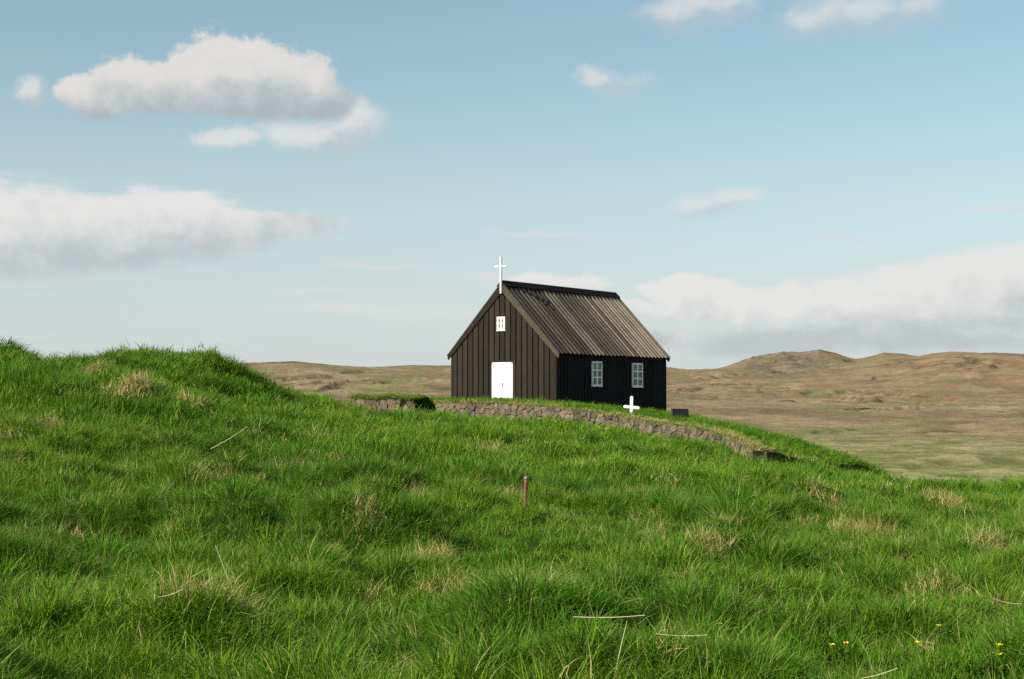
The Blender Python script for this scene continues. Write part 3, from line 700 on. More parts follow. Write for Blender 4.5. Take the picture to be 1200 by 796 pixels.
    lean_x = .16 + .22 * fbm(X / 1.7, Y / 1.7, 3, 81); lean_y = .05 + .22 * fbm(X / 1.7 + 9, Y / 1.7, 3, 82)
    rot = np.stack([-lean_y + rng.normal(0, .24, n), lean_x + rng.normal(0, .24, n), rng.uniform(0, 6.283, n)], 1)
    rot[isd, :2] *= .4
    # rotation is applied about z first, so the lean holds for every tuft
    hs = np.where(isd, s * rng.uniform(.75, 1.1, n) * (1 - .3 * (far == 1)) * np.where(Y < 12, .75, 1) * (1 - .45 * ((Y > 32) & (X < -4))), hs); lod = np.where(isd, 1.0, lod)
    tint = np.clip(.42 + .55 * fbm(X / 2.6, Y / 2.4, 4, 91) + .35 * (Y / 60) * .5 + rng.normal(0, .12, n), 0, 1)
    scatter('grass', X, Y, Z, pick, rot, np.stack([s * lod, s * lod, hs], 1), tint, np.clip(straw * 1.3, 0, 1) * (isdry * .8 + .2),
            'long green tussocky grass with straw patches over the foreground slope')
    return n
NG = hill_grass()

def yard_grass():
    n = 9000; X = rng.uniform(-5, 16, n); Y = rng.uniform(41, 70, n)
    k = inside(X, Y) & (near_front(X, Y) > .05); X, Y = X[k], Y[k]
    # nothing grows inside the church
    rx, ry = X - CX, Y - CY; a = rx * sv[0] + ry * sv[1]; b = rx * wv[0] + ry * wv[1]; k = ~((a > -.08) & (a < CL + .08) & (b > -.08) & (b < CW + .08)); X, Y = X[k], Y[k]
    n = len(X); Z = yard_height(X, Y); u = rng.random(n); nf = near_front(X, Y)
    kn = np.where(u < .3, 5, 4); st = np.clip((.5 - nf) * 1.2, 0, .5) * rng.random(n); kn = np.where(st > .32, 6, kn)
    pick = np.array([NK[q][0] for q in kn]) + rng.integers(0, 3, n); s = rng.uniform(.9, 1.3, n)
    rot = np.stack([rng.normal(0, .12, n), .15 + rng.normal(0, .12, n), rng.uniform(0, 6.28, n)], 1)
    scatter('churchyard_grass', X, Y, Z, pick, rot, np.stack([s * 1.3, s * 1.3, s * .62], 1), np.clip(.5 + .4 * fbm(X / 2, Y / 2, 3, 5) + rng.normal(0, .1, n), 0, 1), st,
            'short green grass on the raised churchyard around the church')
yard_grass()
def fringe(lines, parent, dens, spread=.3):
    X = []; Y = []; Z = []
    for ln in lines:
        for _ in range(int(ln.L * dens)):
            u = random.uniform(0, ln.L); t, n = ln.at(u, 1.0); o = random.uniform(-.02, spread)
            X.append(t[0] - n[0] * o); Y.append(t[1] - n[1] * o); Z.append(t[2] + .0)
    X, Y, Z = map(np.array, (X, Y, Z)); n = len(X); u = rng.random(n)
    kn = np.where(u < .86, 6, 4); pick = np.array([NK[q][0] for q in kn]) + rng.integers(0, 3, n)
    s = rng.uniform(.5, .85, n); rot = np.stack([.35 + rng.normal(0, .2, n), rng.normal(0, .25, n), rng.uniform(0, 6.28, n)], 1)
    scatter('turf_fringe', X, Y, Z, pick, rot, np.stack([s, s, s * .6], 1), rng.uniform(.4, .9, n), rng.uniform(.5, 1, n), '', parent=parent)
fringe([LR], wall_r, 40); fringe([LL], wall_l, 26)
def left_turf():
    n = 900; i = rng.uniform(0, LTURF.shape[0] - 1.01, n); k = rng.uniform(1, 6.5, n) * np.where(i > 34, .45, 1); k = np.maximum(k, .6); i0 = i.astype(int); k0 = k.astype(int); fi = (i - i0)[:, None]; fk = (k - k0)[:, None]
    p = (LTURF[i0, k0] * (1 - fi) + LTURF[i0 + 1, k0] * fi) * (1 - fk) + (LTURF[i0, k0 + 1] * (1 - fi) + LTURF[i0 + 1, k0 + 1] * fi) * fk
    kn = np.where(rng.random(n) < .12, 6, 4); pick = np.array([NK[q][0] for q in kn]) + rng.integers(0, 3, n); s = rng.uniform(.7, 1.1, n)
    rot = np.stack([rng.normal(0, .15, n), rng.normal(.1, .15, n), rng.uniform(0, 6.28, n)], 1)
    scatter('turf_grass', p[:, 0], p[:, 1], p[:, 2], pick, rot, np.stack([s, s, s * .45], 1), rng.uniform(.3, .8, n), rng.uniform(0, .3, n), '', parent=wall_l)
left_turf()

# ------------------------------------------------------------------ the church, built in its own frame: x along the side wall, y across the front to the left
ZB = -1.55
church = tag(empty('church', (CX, CY, ZB), math.pi / 2 - YAW), 'small black timber church with white door, white cross and ribbed board roof', 'church')
church['label'] = 'small black timber church with white door, white gable cross and ribbed board roof'
EW = ZE - ZB + .03                   # height of the roof slab at the eave
RW = ZR - ZB
SL = (RW - EW) / (CW / 2 + OS)       # roof slope
def roof_z(y): return EW + SL * (min(y, CW - y) + OS)
def tones(o, vals):
    setattr_float(o.data, 'tone', vals, 'FACE')
# body: a closed gabled shell
bm = bmesh.new(); zc = [(0, 0), (CW, 0), (CW, roof_z(CW) - .06), (CW / 2, RW - .08), (0, roof_z(0) - .06)]
quadprism(bm, [Vector((.035, y if 0 < y < CW else (.03 if y == 0 else CW - .03), z)) for y, z in zc], Vector((CL - .07, 0, 0)))
body = bm_obj('wall_sheathing', bm, M_GAP, church)
# front boards
def board_fronts(x_face, sign, mat, name, skip):
    bm = bmesh.new(); tn = []
    nB = 19; w = CW / nB; clipy = x_face == 0
    for i in range(nB):
        y0 = i * w + (.024 if i else -.01); y1 = (i + 1) * w - (.024 if i < nB - 1 else -.01)
        segs = skip(y0, y1); o0, o1 = y0, y1
        if clipy and y1 > dr - .01 and y0 < dl + .01 and segs == [(0.0, None)] or (clipy and segs[0][0] > 0 and (y0 < dr - .02 or y1 > dl + .02)):
            lo_, hi_ = (y0, min(y1, dr - .002)) if y0 < dr else (max(y0, dl + .002), y1)
            if hi_ - lo_ > .01:
                n0 = len(bm.faces); quadprism(bm, [Vector((x_face, lo_, 0)), Vector((x_face, hi_, 0)), Vector((x_face, hi_, dt + .06)), Vector((x_face, lo_, dt + .06))], Vector((sign * .044, 0, 0))); tn += [random.random()] * (len(bm.faces) - n0)
            segs = [(dt + .06, None)]
        for z0, z1 in segs:
            top = z1 is None; dx = random.uniform(0, .006)
            if top:
                ya, yb = y0, y1; za = roof_z(ya) - .03; zb = roof_z(yb) - .03
                pts = [Vector((x_face, ya, z0)), Vector((x_face, yb, z0)), Vector((x_face, yb, zb))]
                if ya < CW / 2 < yb: pts.append(Vector((x_face, CW / 2, RW - .05)))
                pts.append(Vector((x_face, ya, za)))
            else: pts = [Vector((x_face, y0, z0)), Vector((x_face, y1, z0)), Vector((x_face, y1, z1)), Vector((x_face, y0, z1))]
            n0 = len(bm.faces); quadprism(bm, pts, Vector((sign * (.042 + dx), 0, 0))); tn += [random.random()] * (len(bm.faces) - n0)
    o = bm_obj(name, bm, mat, church); tones(o, tn[:len(o.data.polygons)] + [.5] * max(0, len(o.data.polygons) - len(tn))); return o
# door and gable window found from the photo (distances across the front, heights)
def on_front(x, y):
    r = (x - 600) / F; u = (398 - y) / F; D = np.array([r, math.cos(TH) - u * math.sin(TH), math.sin(TH) + u * math.cos(TH)])
    n = np.array([-sv[0], -sv[1], 0]); t = (n @ np.array([CX, CY, 0])) / (n @ D); p = D * t
    return float((p[:2] - [CX, CY]) @ wv), float(p[2] - ZB)
def on_side(x, y):
    r = (x - 600) / F; u = (398 - y) / F; D = np.array([r, math.cos(TH) - u * math.sin(TH), math.sin(TH) + u * math.cos(TH)])
    n = np.array([-wv[0], -wv[1], 0]); t = (n @ np.array([CX, CY, 0])) / (n @ D); p = D * t
    return float((p[:2] - [CX, CY]) @ sv), float(p[2] - ZB)
dl, dt = on_front(577.6, 425); dr, _ = on_front(602, 424); db = dt - 1.72
gl, gt = on_front(583, 370.7); gr, gb = on_front(593.6, 388)
print('door', dl, dr, dt, 'win', gl, gr, gb, gt)
def skipf(y0, y1):
    if y0 < dl + .05 and y1 > dr - .05: return [(dt + .06, None)]
    return [(0.0, None)]
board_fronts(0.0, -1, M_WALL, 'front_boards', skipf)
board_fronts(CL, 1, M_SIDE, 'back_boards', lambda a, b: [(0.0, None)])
# long sides
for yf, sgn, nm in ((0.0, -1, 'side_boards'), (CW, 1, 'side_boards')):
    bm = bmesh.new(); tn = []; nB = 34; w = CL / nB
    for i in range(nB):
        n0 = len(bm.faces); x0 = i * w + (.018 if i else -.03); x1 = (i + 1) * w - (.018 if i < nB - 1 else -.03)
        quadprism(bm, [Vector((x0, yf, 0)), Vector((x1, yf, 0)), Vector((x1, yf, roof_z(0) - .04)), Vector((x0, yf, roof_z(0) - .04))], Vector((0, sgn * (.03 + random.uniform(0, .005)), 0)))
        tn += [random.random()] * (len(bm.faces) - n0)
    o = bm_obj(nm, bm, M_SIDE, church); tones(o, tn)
# corner posts
for x in (0.0, CL):
    for y in (0.0, CW):
        bm = bmesh.new(); sx = -1 if x == 0 else 1; sy = -1 if y == 0 else 1
        a0, a1 = sorted((x + sx * .002, x + sx * .052)); b0, b1 = sorted((y + sy * .05, y - sy * .10))
        box(bm, a0 - (.0), a1, b0, b1, -.02, roof_z(0) - .08, .006)
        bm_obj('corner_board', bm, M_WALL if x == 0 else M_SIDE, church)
# roof slabs with cover boards
nv = Vector((0, -SL, 1)).normalized()
def roof_side(flip):
    def tr(x, y, h):                # h: height above the slab, square to the slope
        yy = y; z = EW + SL * (yy + OS)
        v = Vector((x, yy, z)) + Vector((0, -SL, 1)).normalized() * h
        return Vector((v.x, CW - v.y, v.z)) if flip else v
    y0, y1 = -OS, CW / 2
    bm = bmesh.new(); tn = []; fd = []
    nB = 29; w = (CL + 2 * OF) / nB
    def bd(x0, x1, ya, yb, h0, h1, t):
        n0 = len(bm.faces)
        a = [tr(x0, ya, h0), tr(x1, ya, h0), tr(x1, yb, h0), tr(x0, yb, h0)]; b = [tr(x0, ya, h1), tr(x1, ya, h1), tr(x1, yb, h1), tr(x0, yb, h1)]
        va = [bm.verts.new(p) for p in a]; vb = [bm.verts.new(p) for p in b]
        bm.faces.new(va); bm.faces.new(vb)
        for i in range(4): bm.faces.new((va[i], va[(i + 1) % 4], vb[(i + 1) % 4], vb[i]))
        tn.extend([t] * (len(bm.faces) - n0)); fd.extend([(x0 / CL) * .9 + random.uniform(-.12, .12)] * (len(bm.faces) - n0))
    for i in range(nB):
        x0 = -OF + i * w
        bd(x0 + .004, x0 + w - .004, y0 + random.uniform(0, .02), y1 - .002, -.035 + random.uniform(0, .004), 0.0, random.random() * .6)
    for i in range(nB + 1):
        x0 = -OF + i * w; hw = .062 + random.uniform(-.008, .008); xa = max(x0 - hw, -OF - .012); xb = min(x0 + hw, CL + OF + .012)
        bd(xa, xb, y0 - .03 + random.uniform(-.012, .012), y1 - .004, .003, .045 + random.uniform(0, .012), .3 + random.random() * .7)
    o = bm_obj('roof', bm, M_ROOF, church)
    m = len(o.data.polygons); tones(o, tn[:m]); setattr_float(o.data, 'fade', fd[:m], 'FACE'); return o
roofs = [roof_side(False), roof_side(True)]
# ridge cap
bm = bmesh.new()
for flip in (False, True):
    pts = []
    for y, h in ((CW / 2 + .0, .06), (CW / 2 - .17, .06), (CW / 2 - .17, .088), (CW / 2 + .0, .088)):
        z = EW + SL * (y + OS); v = Vector((0, y, z)) + nv * h; pts.append(v)
    pts[0].y = CW / 2; pts[3].y = CW / 2; pts[0].z = RW + .03; pts[3].z = RW + .125
    pts = [Vector((-OF - .03, p.y if not flip else CW - p.y, p.z)) for p in pts]
    quadprism(bm, pts, Vector((CL + 2 * OF + .06, 0, 0)))
cap = bm_obj('ridge_cap', bm, M_GAP, church)
# shadow of the gable cross, laid on the roof as a dark patch
bm = bmesh.new()
def shadow_patch(xc, y_top, ln, wd):
    pts = []
    for k in range(7):
        t = k / 6; pts.append((xc - wd * (1 - t) * .5 + .35 * t * wd + random.uniform(-.02, .02), y_top - ln * t))
    for k in range(6, -1, -1):
        t = k / 6; pts.append((xc + wd * (1 - t) * .5 + .35 * t * wd + random.uniform(-.02, .02), y_top - ln * t))
    V = []
    for x, y in pts: V.append(Vector((x, y, EW + SL * (y + OS))) + nv * .058)
    quadprism(bm, V, nv * .004)
shadow_patch(1.2, CW / 2 - .16, .10, .3)
bm_obj('cross_shadow_patch', bm, M_GAP, church)
# barge boards on both gables
for x, sg in ((0.0, -1), (CL, 1)):
    for flip in (False, True):
        bm = bmesh.new(); pts = []
        for y, dz in ((-OS - .03, -.02), (CW / 2, -.02), (CW / 2, -.34), (-OS - .03 + .02, -.28)):
            z = EW + SL * (y + OS) + dz; pts.append((y, z))
        pts[3] = (-OS + .0, EW - .20); pts.insert(4, (-OS - .03, EW - .10))
        V = [Vector((x + sg * .055, (CW - y) if flip else y, z)) for y, z in pts]
        quadprism(bm, V, Vector((sg * .038, 0, 0)))
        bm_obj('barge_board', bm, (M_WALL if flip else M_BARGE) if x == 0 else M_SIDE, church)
# soffit edge strip under the front roof edge
# door: frame, two leaves, lintel, handle
bm = bmesh.new()
for a, b in ((dr - .0, dr + .075), (dl - .075, dl + .0)):
    box(bm, -.075, -.001, a, b, db - .1, dt, .004)
box(bm, -.075, -.001, dr, dl, dt - .07, dt + .0, .004)
door = bm_obj('door', bm, M_WHITE, church)
mid = (dl + dr) / 2
for a, b in ((dr + .078, mid - .008), (mid + .008, dl - .078)):
    bm = bmesh.new(); nb = 3; w = (b - a) / nb
    for i in range(nb): box(bm, -.055, -.002, a + i * w + .0015, a + (i + 1) * w - .0015, db - .1, dt - .073, .004)
    for z in (db + .25, dt - .38): box(bm, -.066, -.0545, a + .03, b - .03, z, z + .07, .003)
    bm_obj('door_leaf', bm, M_WHITE, door)
bm = bmesh.new(); box(bm, -.085, -.067, mid - .03, mid - .012, db + .78, db + .90, .003); bm_obj('door_handle', bm, M_GAP, door)
bm = bmesh.new(); box(bm, -.062, -.002, dr - .02, dl + .02, dt + .003, dt + .06, .004); bm_obj('door_lintel', bm, M_WALL, church)
# windows
def window(cx0, cx1, z0, z1, cols, rows, front, fw, mw):
    """front: on the gable (faces -x) else on the long side (faces -y)"""
    def bx(bm, a0, a1, z0_, z1_, d0, d1, bev=.003):
        if front: box(bm, -d1, -d0, a0, a1, z0_, z1_, bev)
        else: box(bm, a0, a1, -d1, -d0, z0_, z1_, bev)
    bm = bmesh.new()
    bx(bm, cx0, cx0 + fw, z0, z1, .02, .085); bx(bm, cx1 - fw, cx1, z0, z1, .02, .085); bx(bm, cx0 + fw, cx1 - fw, z0, z0 + fw, .02, .087); bx(bm, cx0 + fw, cx1 - fw, z1 - fw, z1, .02, .087)
    bx(bm, cx0 - .012, cx1 + .012, z0 - .03, z0 - .002, .02, .10)
    fr = bm_obj('window', bm, M_WHITE if front else M_WHITE2, church)
    bm = bmesh.new(); iw = cx1 - cx0 - 2 * fw; ih = z1 - z0 - 2 * fw
    for i in range(1, cols):
        c = cx0 + fw + iw * i / cols; bx(bm, c - mw, c + mw, z0 + fw, z1 - fw, .03, .078)
    for j in range(1, rows):
        c = z0 + fw + ih * j / rows; bx(bm, cx0 + fw, cx1 - fw, c - mw * .6, c + mw * .6, .031, .073)
    bm_obj('glazing_bars', bm, M_WHITE if front else M_WHITE2, fr)
    bm = bmesh.new(); bx(bm, cx0 + fw * .5, cx1 - fw * .5, z0 + fw * .5, z1 - fw * .5, .042, .05, 0); bm_obj('pane', bm, M_GLASS, fr)
    return fr
window(gr + .02, gl - .02, gb + .03, gt - .03, 2, 2, True, .095, .04)
for (xa, xb, ya, yb) in ((692.4, 703.9, 423.5, 453), (739.5, 751.5, 425.5, 454)):
    a0, zt = on_side(xa, ya); a1, _ = on_side(xb, ya + .5); _, zb_ = on_side(xa, yb)
    print('side win', a0, a1, zb_, zt)
    window(a0, a1, zb_ + .02, zt, 2, 3, False, .06, .045)
# cross on the front gable
bm = bmesh.new()
cy = CW / 2; ch = 1.62
zt = RW + .06
top = P(585.9, 300, 56)[2] * 1.0 - ZB
box(bm, -.175, -.100, cy - .038, cy + .038, RW - .42, top, .008)
zb_ = top - (11.3 / F * 56); box(bm, -.168, -.107, cy - .30, cy + .30, zb_ - .036, zb_ + .036, .008)
bm_obj('gable_cross', bm, M_WHITE, church)
bm = bmesh.new(); box(bm, -.05, CL + .05, -.05, CW + .05, -.4, .35, .01); 
bm_obj('foundation', bm, M_EARTH_SHADE, church)

# ------------------------------------------------------------------ graves
def grave_cross():
    X, Y, _ = P(739.5, 484, 50.2); z = float(yard_height(np.array([X]), np.array([Y]))[0])
    top = P(739.5, 464, 50.2)[2] - z
    def rounded(bm, L, W_, T, ang):
        n = 9; pts = []
        for k in range(n): a = -math.pi / 2 + math.pi * k / (n - 1); pts.append((L + math.cos(a) * W_ * .95, math.sin(a) * W_))
        for k in range(n): a = math.pi / 2 + math.pi * k / (n - 1); pts.append((-L + math.cos(a) * W_ * .95, math.sin(a) * W_))
        c, s = math.cos(ang), math.sin(ang)
        quadprism(bm, [Vector((x * c - y * s, -T / 2, x * s + y * c)) for x, y in pts], Vector((0, T, 0)))
    o = tag(empty('grave_cross', (X, Y, z), -.25), 'white wooden grave cross with rounded arms standing in the grass before the dark side wall', 'grave cross')
    zc = P(739.5, 477.2, 50.2)[2] - z
    bm = bmesh.new(); rounded(bm, (top + .35) / 2 - .055, .052, .06, math.pi / 2 + .03)
    for v in bm.verts: v.co.z += (top - .35) / 2
    o.rotation_euler[1] = .06; u = bm_obj('upright', bm, M_CROSS, o)
    bm = bmesh.new(); rounded(bm, .24, .050, .064, -.04)
    for v in bm.verts: v.co.z += zc
    bm_obj('arms', bm, M_CROSS, o)
grave_cross()
def gravestone():
    X, Y, _ = P(797.5, 492, 52.4); z = float(yard_height(np.array([X]), np.array([Y]))[0])
    zt = P(797.5, 479.8, 52.4)[2] - z + .04
    m, nt, b = material('dark_gravestone'); v = nt.vec(); nt.set(b.inputs['Base Color'], nt.mix(nt.step(nt.noise(v, 8, 6, .7), .4, .7), (.02, .019, .018), (.05, .047, .04)))
    b.inputs['Roughness'].default_value = .7; nt.set(b.inputs['Normal'], nt.bump(nt.noise(v, 14, 6), .5, .01))
    m2, nt2, b2 = material('grey_plinth'); nt2.set(b2.inputs['Base Color'], nt2.mix(nt2.noise(nt2.vec(), 10, 6), (.16, .14, .11), (.3, .27, .22))); b2.inputs['Roughness'].default_value = .9
    o = tag(empty('gravestone', (X, Y, z), .62), 'low dark slab gravestone in shade right of the church', 'gravestone')
    bm = bmesh.new(); box(bm, -.40, .40, -.045, .045, -.1, zt, .012)
    for v_ in bm.verts:
        v_.co.z += .03 * v_.co.x - (.04 if v_.co.x > .25 and v_.co.z > zt * .6 else 0); v_.co.y += .12 * max(v_.co.z, 0)
    bm_obj('slab', bm, m, o)
    bm = bmesh.new(); box(bm, -.46, .46, -.14, .18, -.2, .05, .015, .008); bm_obj('plinth', bm, m2, o)
gravestone()

# ------------------------------------------------------------------ rusty stake
def stake():
    m, nt, b = material('rusty_iron'); v = nt.vec()
    nt.set(b.inputs['Base Color'], nt.ramp(nt.noise(v, 22, 7, .7), [(.3, (.07, .026, .012)), (.5, (.17, .065, .028)), (.68, (.26, .11, .055))]))
    b.inputs['Roughness'].default_value = .8; nt.set(b.inputs['Normal'], nt.bump(nt.noise(v, 60, 6), .6, .004))
    m2, nt2, b2 = material('zinc_cap'); nt2.set(b2.inputs['Base Color'], nt2.mix(nt2.noise(nt2.vec(), 40, 5), (.16, .15, .13), (.30, .28, .25))); b2.inputs['Roughness'].default_value = .55; b2.inputs['Metallic'].default_value = .3
    p = ground_hit(614.5, 590); z = float(hill_at(p[0], p[1])); d = p[1]
    tp = P(615.5, 559, d)[2] - z
    o = tag(empty('iron_stake', (p[0], p[1], z)), 'rusty orange iron pipe stake with pale cap standing in the grass', 'stake')
    bm = bmesh.new(); n = 14; rings = []
    for k in range(9):
        t = k / 8; zz = -.12 + (tp - .02 + .12) * t; r = .022 + .0015 * math.sin(k * 2.3); off = .02 * t
        rings.append([bm.verts.new((off + r * math.cos(i * 2 * math.pi / n), r * math.sin(i * 2 * math.pi / n), zz)) for i in range(n)])
    for a, b_ in zip(rings[:-1], rings[1:]):
        for i in range(n): bm.faces.new((a[i], a[(i + 1) % n], b_[(i + 1) % n], b_[i]))
    bm.faces.new(rings[-1]); bm_obj('pipe', bm, m, o, True)
    bm = bmesh.new(); pr = [(.0235, tp - .03), (.026, tp - .028), (.0265, tp - .008), (.023, tp), (.014, tp + .006)]; rings = []
    for r, zz in pr: rings.append([bm.verts.new((.021 + r * math.cos(i * 2 * math.pi / n), r * math.sin(i * 2 * math.pi / n), zz)) for i in range(n)])
    for a, b_ in zip(rings[:-1], rings[1:]):
        for i in range(n): bm.faces.new((a[i], a[(i + 1) % n], b_[(i + 1) % n], b_[i]))
    bm.faces.new(rings[-1]); bm_obj('cap', bm, m2, o, True)
stake()

# ------------------------------------------------------------------ buttercups and loose straws
def simple_mat(name, c, c2=None, rough=.6):
    m, nt, b = material(name); nt.set(b.inputs['Base Color'], nt.mix(nt.noise(nt.vec(), 30, 4), c, c2 or c)); b.inputs['Roughness'].default_value = rough; return m
M_PET = simple_mat('yellow_petal', (.75, .55, .01), (.85, .65, .03)); M_STEM = simple_mat('flower_stem', (.07, .13, .02), (.1, .16, .03)); M_STRAW = simple_mat('dry_straw', (.42, .35, .2), (.62, .54, .36))
def tube(bm, pts, r0, r1, n=5):
    rings = []
    for k, p in enumerate(pts):
        p = Vector(p); q = Vector(pts[min(k + 1, len(pts) - 1)]) - Vector(pts[max(k - 1, 0)]); q.normalize(); a = q.orthogonal().normalized(); b = q.cross(a); r = r0 + (r1 - r0) * k / (len(pts) - 1)
        rings.append([bm.verts.new(p + (a * math.cos(i * 2 * math.pi / n) + b * math.sin(i * 2 * math.pi / n)) * r) for i in range(n)])
    for a, b in zip(rings[:-1], rings[1:]):
        for i in range(n): bm.faces.new((a[i], a[(i + 1) % n], b[(i + 1) % n], b[i]))
    bm.faces.new(rings[0][::-1]); bm.faces.new(rings[-1])
FL = [(375, 569, 'yellow buttercup in the grass left of the stake, farthest and smallest'), (842.5, 737, 'yellow buttercup right of the two pale straws in front'),
      (976, 765, 'yellow buttercup lower right, left and lower one of a close pair'), (992, 761, 'yellow buttercup lower right, right and higher one of a close pair'),
      (1076, 764, 'yellow buttercup alone between the close pair and the right edge'), (1172, 769, 'yellow buttercup near the right edge, upper of two above each other'),
      (1170, 781, 'yellow buttercup near the right edge, lower of two above each other'), (1099, 740, 'small yellow buttercup higher than the others at lower right'), (695, 789, 'yellow buttercup at the very bottom near the middle')]
proto = None
for x, y, lab in FL:
    p = ground_hit(x, y + 6); z = float(hill_at(p[0], p[1])); hh = P(x, y, p[1])[2] - z
    if proto is None:
        o = empty('buttercup', (0, 0, 0)); bm = bmesh.new(); tube(bm, [(0, 0, -.03), (.006, 0, .1), (.0, .004, .2), (.004, 0, .3)], .0022, .0014); bm_obj('stem', bm, M_STEM, o)
        bm = bmesh.new()
        for k in range(5):
            a = k * 1.2566; c, s = math.cos(a), math.sin(a); pts = []
            for u, v, h in ((.001, 0, .298), (.009, -.008, .304), (.018, -.007, .315), (.021, 0, .319), (.018, .007, .315), (.009, .008, .304)):
                pts.append(Vector((.004 + u * c - v * s, u * s + v * c, h)))
            quadprism(bm, pts, Vector((0, 0, .0012)))
        bm_obj('petals', bm, M_PET, o); proto = o; r = o
    else:
        r = proto.copy(); COL.objects.link(r)
        for chd in proto.children: c = chd.copy(); COL.objects.link(c); c.parent = r
    r.location = (p[0], p[1], z); r.scale = (1, 1, max(.6, hh / .31)); r.rotation_euler = (0.0, 0, random.uniform(0, 6))
    tag(r, lab, 'flower', 'buttercups in the grass')
def straw(x0, y0, x1, y1, lab, r=.0032, upright=False, nd=0):
    a = ground_hit((x0 + x1) / 2, max(y0, y1) + (8 if upright else 22)); d = a[1]
    A = Vector(P(x0, y0, d)); B = Vector(P(x1, y1, d + nd)); pts = []
    for k in range(9):
        t = k / 8; pts.append(A.lerp(B, t) + Vector((0, .02 * math.sin(t * 3), -.012 * math.sin(t * 3.1) if not upright else 0)))
    if upright: pts.insert(0, Vector((pts[0].x - .005, pts[0].y, float(hill_at(pts[0].x, pts[0].y)) - .02)))
    c = pts[0].copy(); bm = bmesh.new(); tube(bm, [p - c for p in pts], r, r * .5)
    o = bm_obj('dry_straw', bm, M_STRAW); o.location = c; tag(o, lab, 'straw', 'dry straws in the grass')
STR = []
straw(672, 723, 756, 721, 'long pale straw lying level on the grass, upper of the two front ones', .0042)
straw(769, 743, 829, 744, 'shorter pale straw lying level on the grass, lower of the two front ones', .0036)
straw(721, 790, 735, 728, 'pale straw standing upright from the bottom edge below the level ones', .0038, True)
straw(247, 526, 290, 500, 'pale straw leaning across the far left slope', .0045)
straw(253, 640, 267, 678, 'pale straw standing at a slant in the left foreground', .0035)
straw(303, 505, 306, 486, 'pale stalk standing upright on the left slope below the mound', .0055, True)
straw(1010, 795, 1052, 783, 'pale straw lying at a slant at the bottom right', .0035)
straw(185, 700, 215, 690, 'short pale straw lying in the lower left grass', .0035)
straw(1165, 702, 1198, 708, 'pale straw lying by the right edge', .004)

# ------------------------------------------------------------------ sky with clouds
SUN_DIR = Vector((-.79, -.61, 0)).normalized(); EL = math.radians(34)
world = bpy.data.worlds.new('World'); scene.world = world; world.use_nodes = True
nt = NT(world.node_tree); bg = world.node_tree.nodes['Background']
sky = nt.new('ShaderNodeTexSky', sky_type='NISHITA'); sky.sun_disc = False; sky.sun_elevation = EL
sky.sun_rotation = math.atan2(SUN_DIR.x, SUN_DIR.y) % (2 * math.pi); sky.altitude = 100; sky.air_density = 1.0; sky.dust_density = 1.2; sky.ozone_density = 1.0
SKY_STR = .10
def cloud_group(blobs, name, warp):
    g = bpy.data.node_groups.new(name, 'ShaderNodeTree'); g.interface.new_socket('P', in_out='INPUT', socket_type='NodeSocketVector'); g.interface.new_socket('D', in_out='OUTPUT', socket_type='NodeSocketFloat')
    n = NT(g); gi = n.new('NodeGroupInput').outputs[0]; go = n.new('NodeGroupOutput')
    # every blob: (cx, cy, rx, ry, flat base 0..1)
    w = n.vmath('SUBTRACT', n.noise(gi, .018, 5, .6, out=1), (.5, .5, .5)); p = n.vmath('ADD', gi, n.vmath('MULTIPLY', w, (warp, warp * .8, 0)))
    cur = None
    for cx_, cy_, rx, ry in blobs:
        q = n.vmath('MULTIPLY', n.vmath('SUBTRACT', p, (cx_, cy_, 0)), (1 / rx, 1 / ry, 0)); l = n.math('SUBTRACT', 1.0, n.vmath('LENGTH', q))
        cur = l if cur is None else n.math('SMOOTH_MAX', cur, l, .12)
    n.set(go.inputs[0], cur); return g
def px2a(x, y):
    r = (x - 600) / F; u = (398 - y) / F; D = Vector((r, math.cos(TH) - u * math.sin(TH), math.sin(TH) + u * math.cos(TH))).normalized()
    return math.atan2(D.x, D.y) * 1000, math.asin(D.z) * 1000
def B(x, y, rx, ry): a, b = px2a(x, y); return (a, b, rx / F * 1000, ry / F * 1000)
dirv = nt.vec('Generated'); sp = nt.new('ShaderNodeSeparateXYZ'); nt.set(sp.inputs[0], dirv)
A_ = nt.math('MULTIPLY', nt.math('ARCTAN2', sp.outputs[0], sp.outputs[1]), 1000.); E_ = nt.math('MULTIPLY', nt.math('ARCSINE', sp.outputs[2]), 1000.)
cb = nt.new('ShaderNodeCombineXYZ'); nt.set(cb.inputs[0], A_); nt.set(cb.inputs[1], E_); pv = cb.outputs[0]
puffy = [B(280, 92, 84, 54), B(335, 100, 66, 50), B(225, 100, 80, 38), B(160, 98, 50, 34), B(110, 112, 52, 26), B(290, 120, 110, 24), B(372, 120, 42, 26),
         B(392, 122, 30, 22)]
low = [B(425, 144, 44, 32), B(355, 163, 66, 27), B(400, 158, 54, 28), B(268, 164, 48, 18), B(38, 107, 24, 22)]
bank = [B(60, 265, 140, 48), B(180, 262, 130, 42), B(10, 285, 130, 46), B(250, 272, 90, 34), B(110, 288, 160, 34), B(330, 260, 90, 18),
        B(1165, 338, 150, 44), B(1050, 352, 130, 28), B(1230, 328, 90, 44), B(940, 356, 90, 20), B(800, 338, 54, 16), B(880, 360, 110, 22), B(640, 335, 66, 16), B(720, 360, 50, 10), B(1100, 372, 170, 26), B(1000, 398, 280, 22), B(700, 398, 170, 16)]
soft = [B(850, 10, 56, 24), B(795, 14, 60, 28), B(820, 0, 60, 24), B(1000, 16, 76, 32), B(955, 26, 44, 30), B(1065, 18, 56, 30), B(712, 97, 58, 20), B(692, 90, 26, 18), B(745, 92, 40, 12), B(828, 245, 62, 18), B(860, 234, 46, 15)]
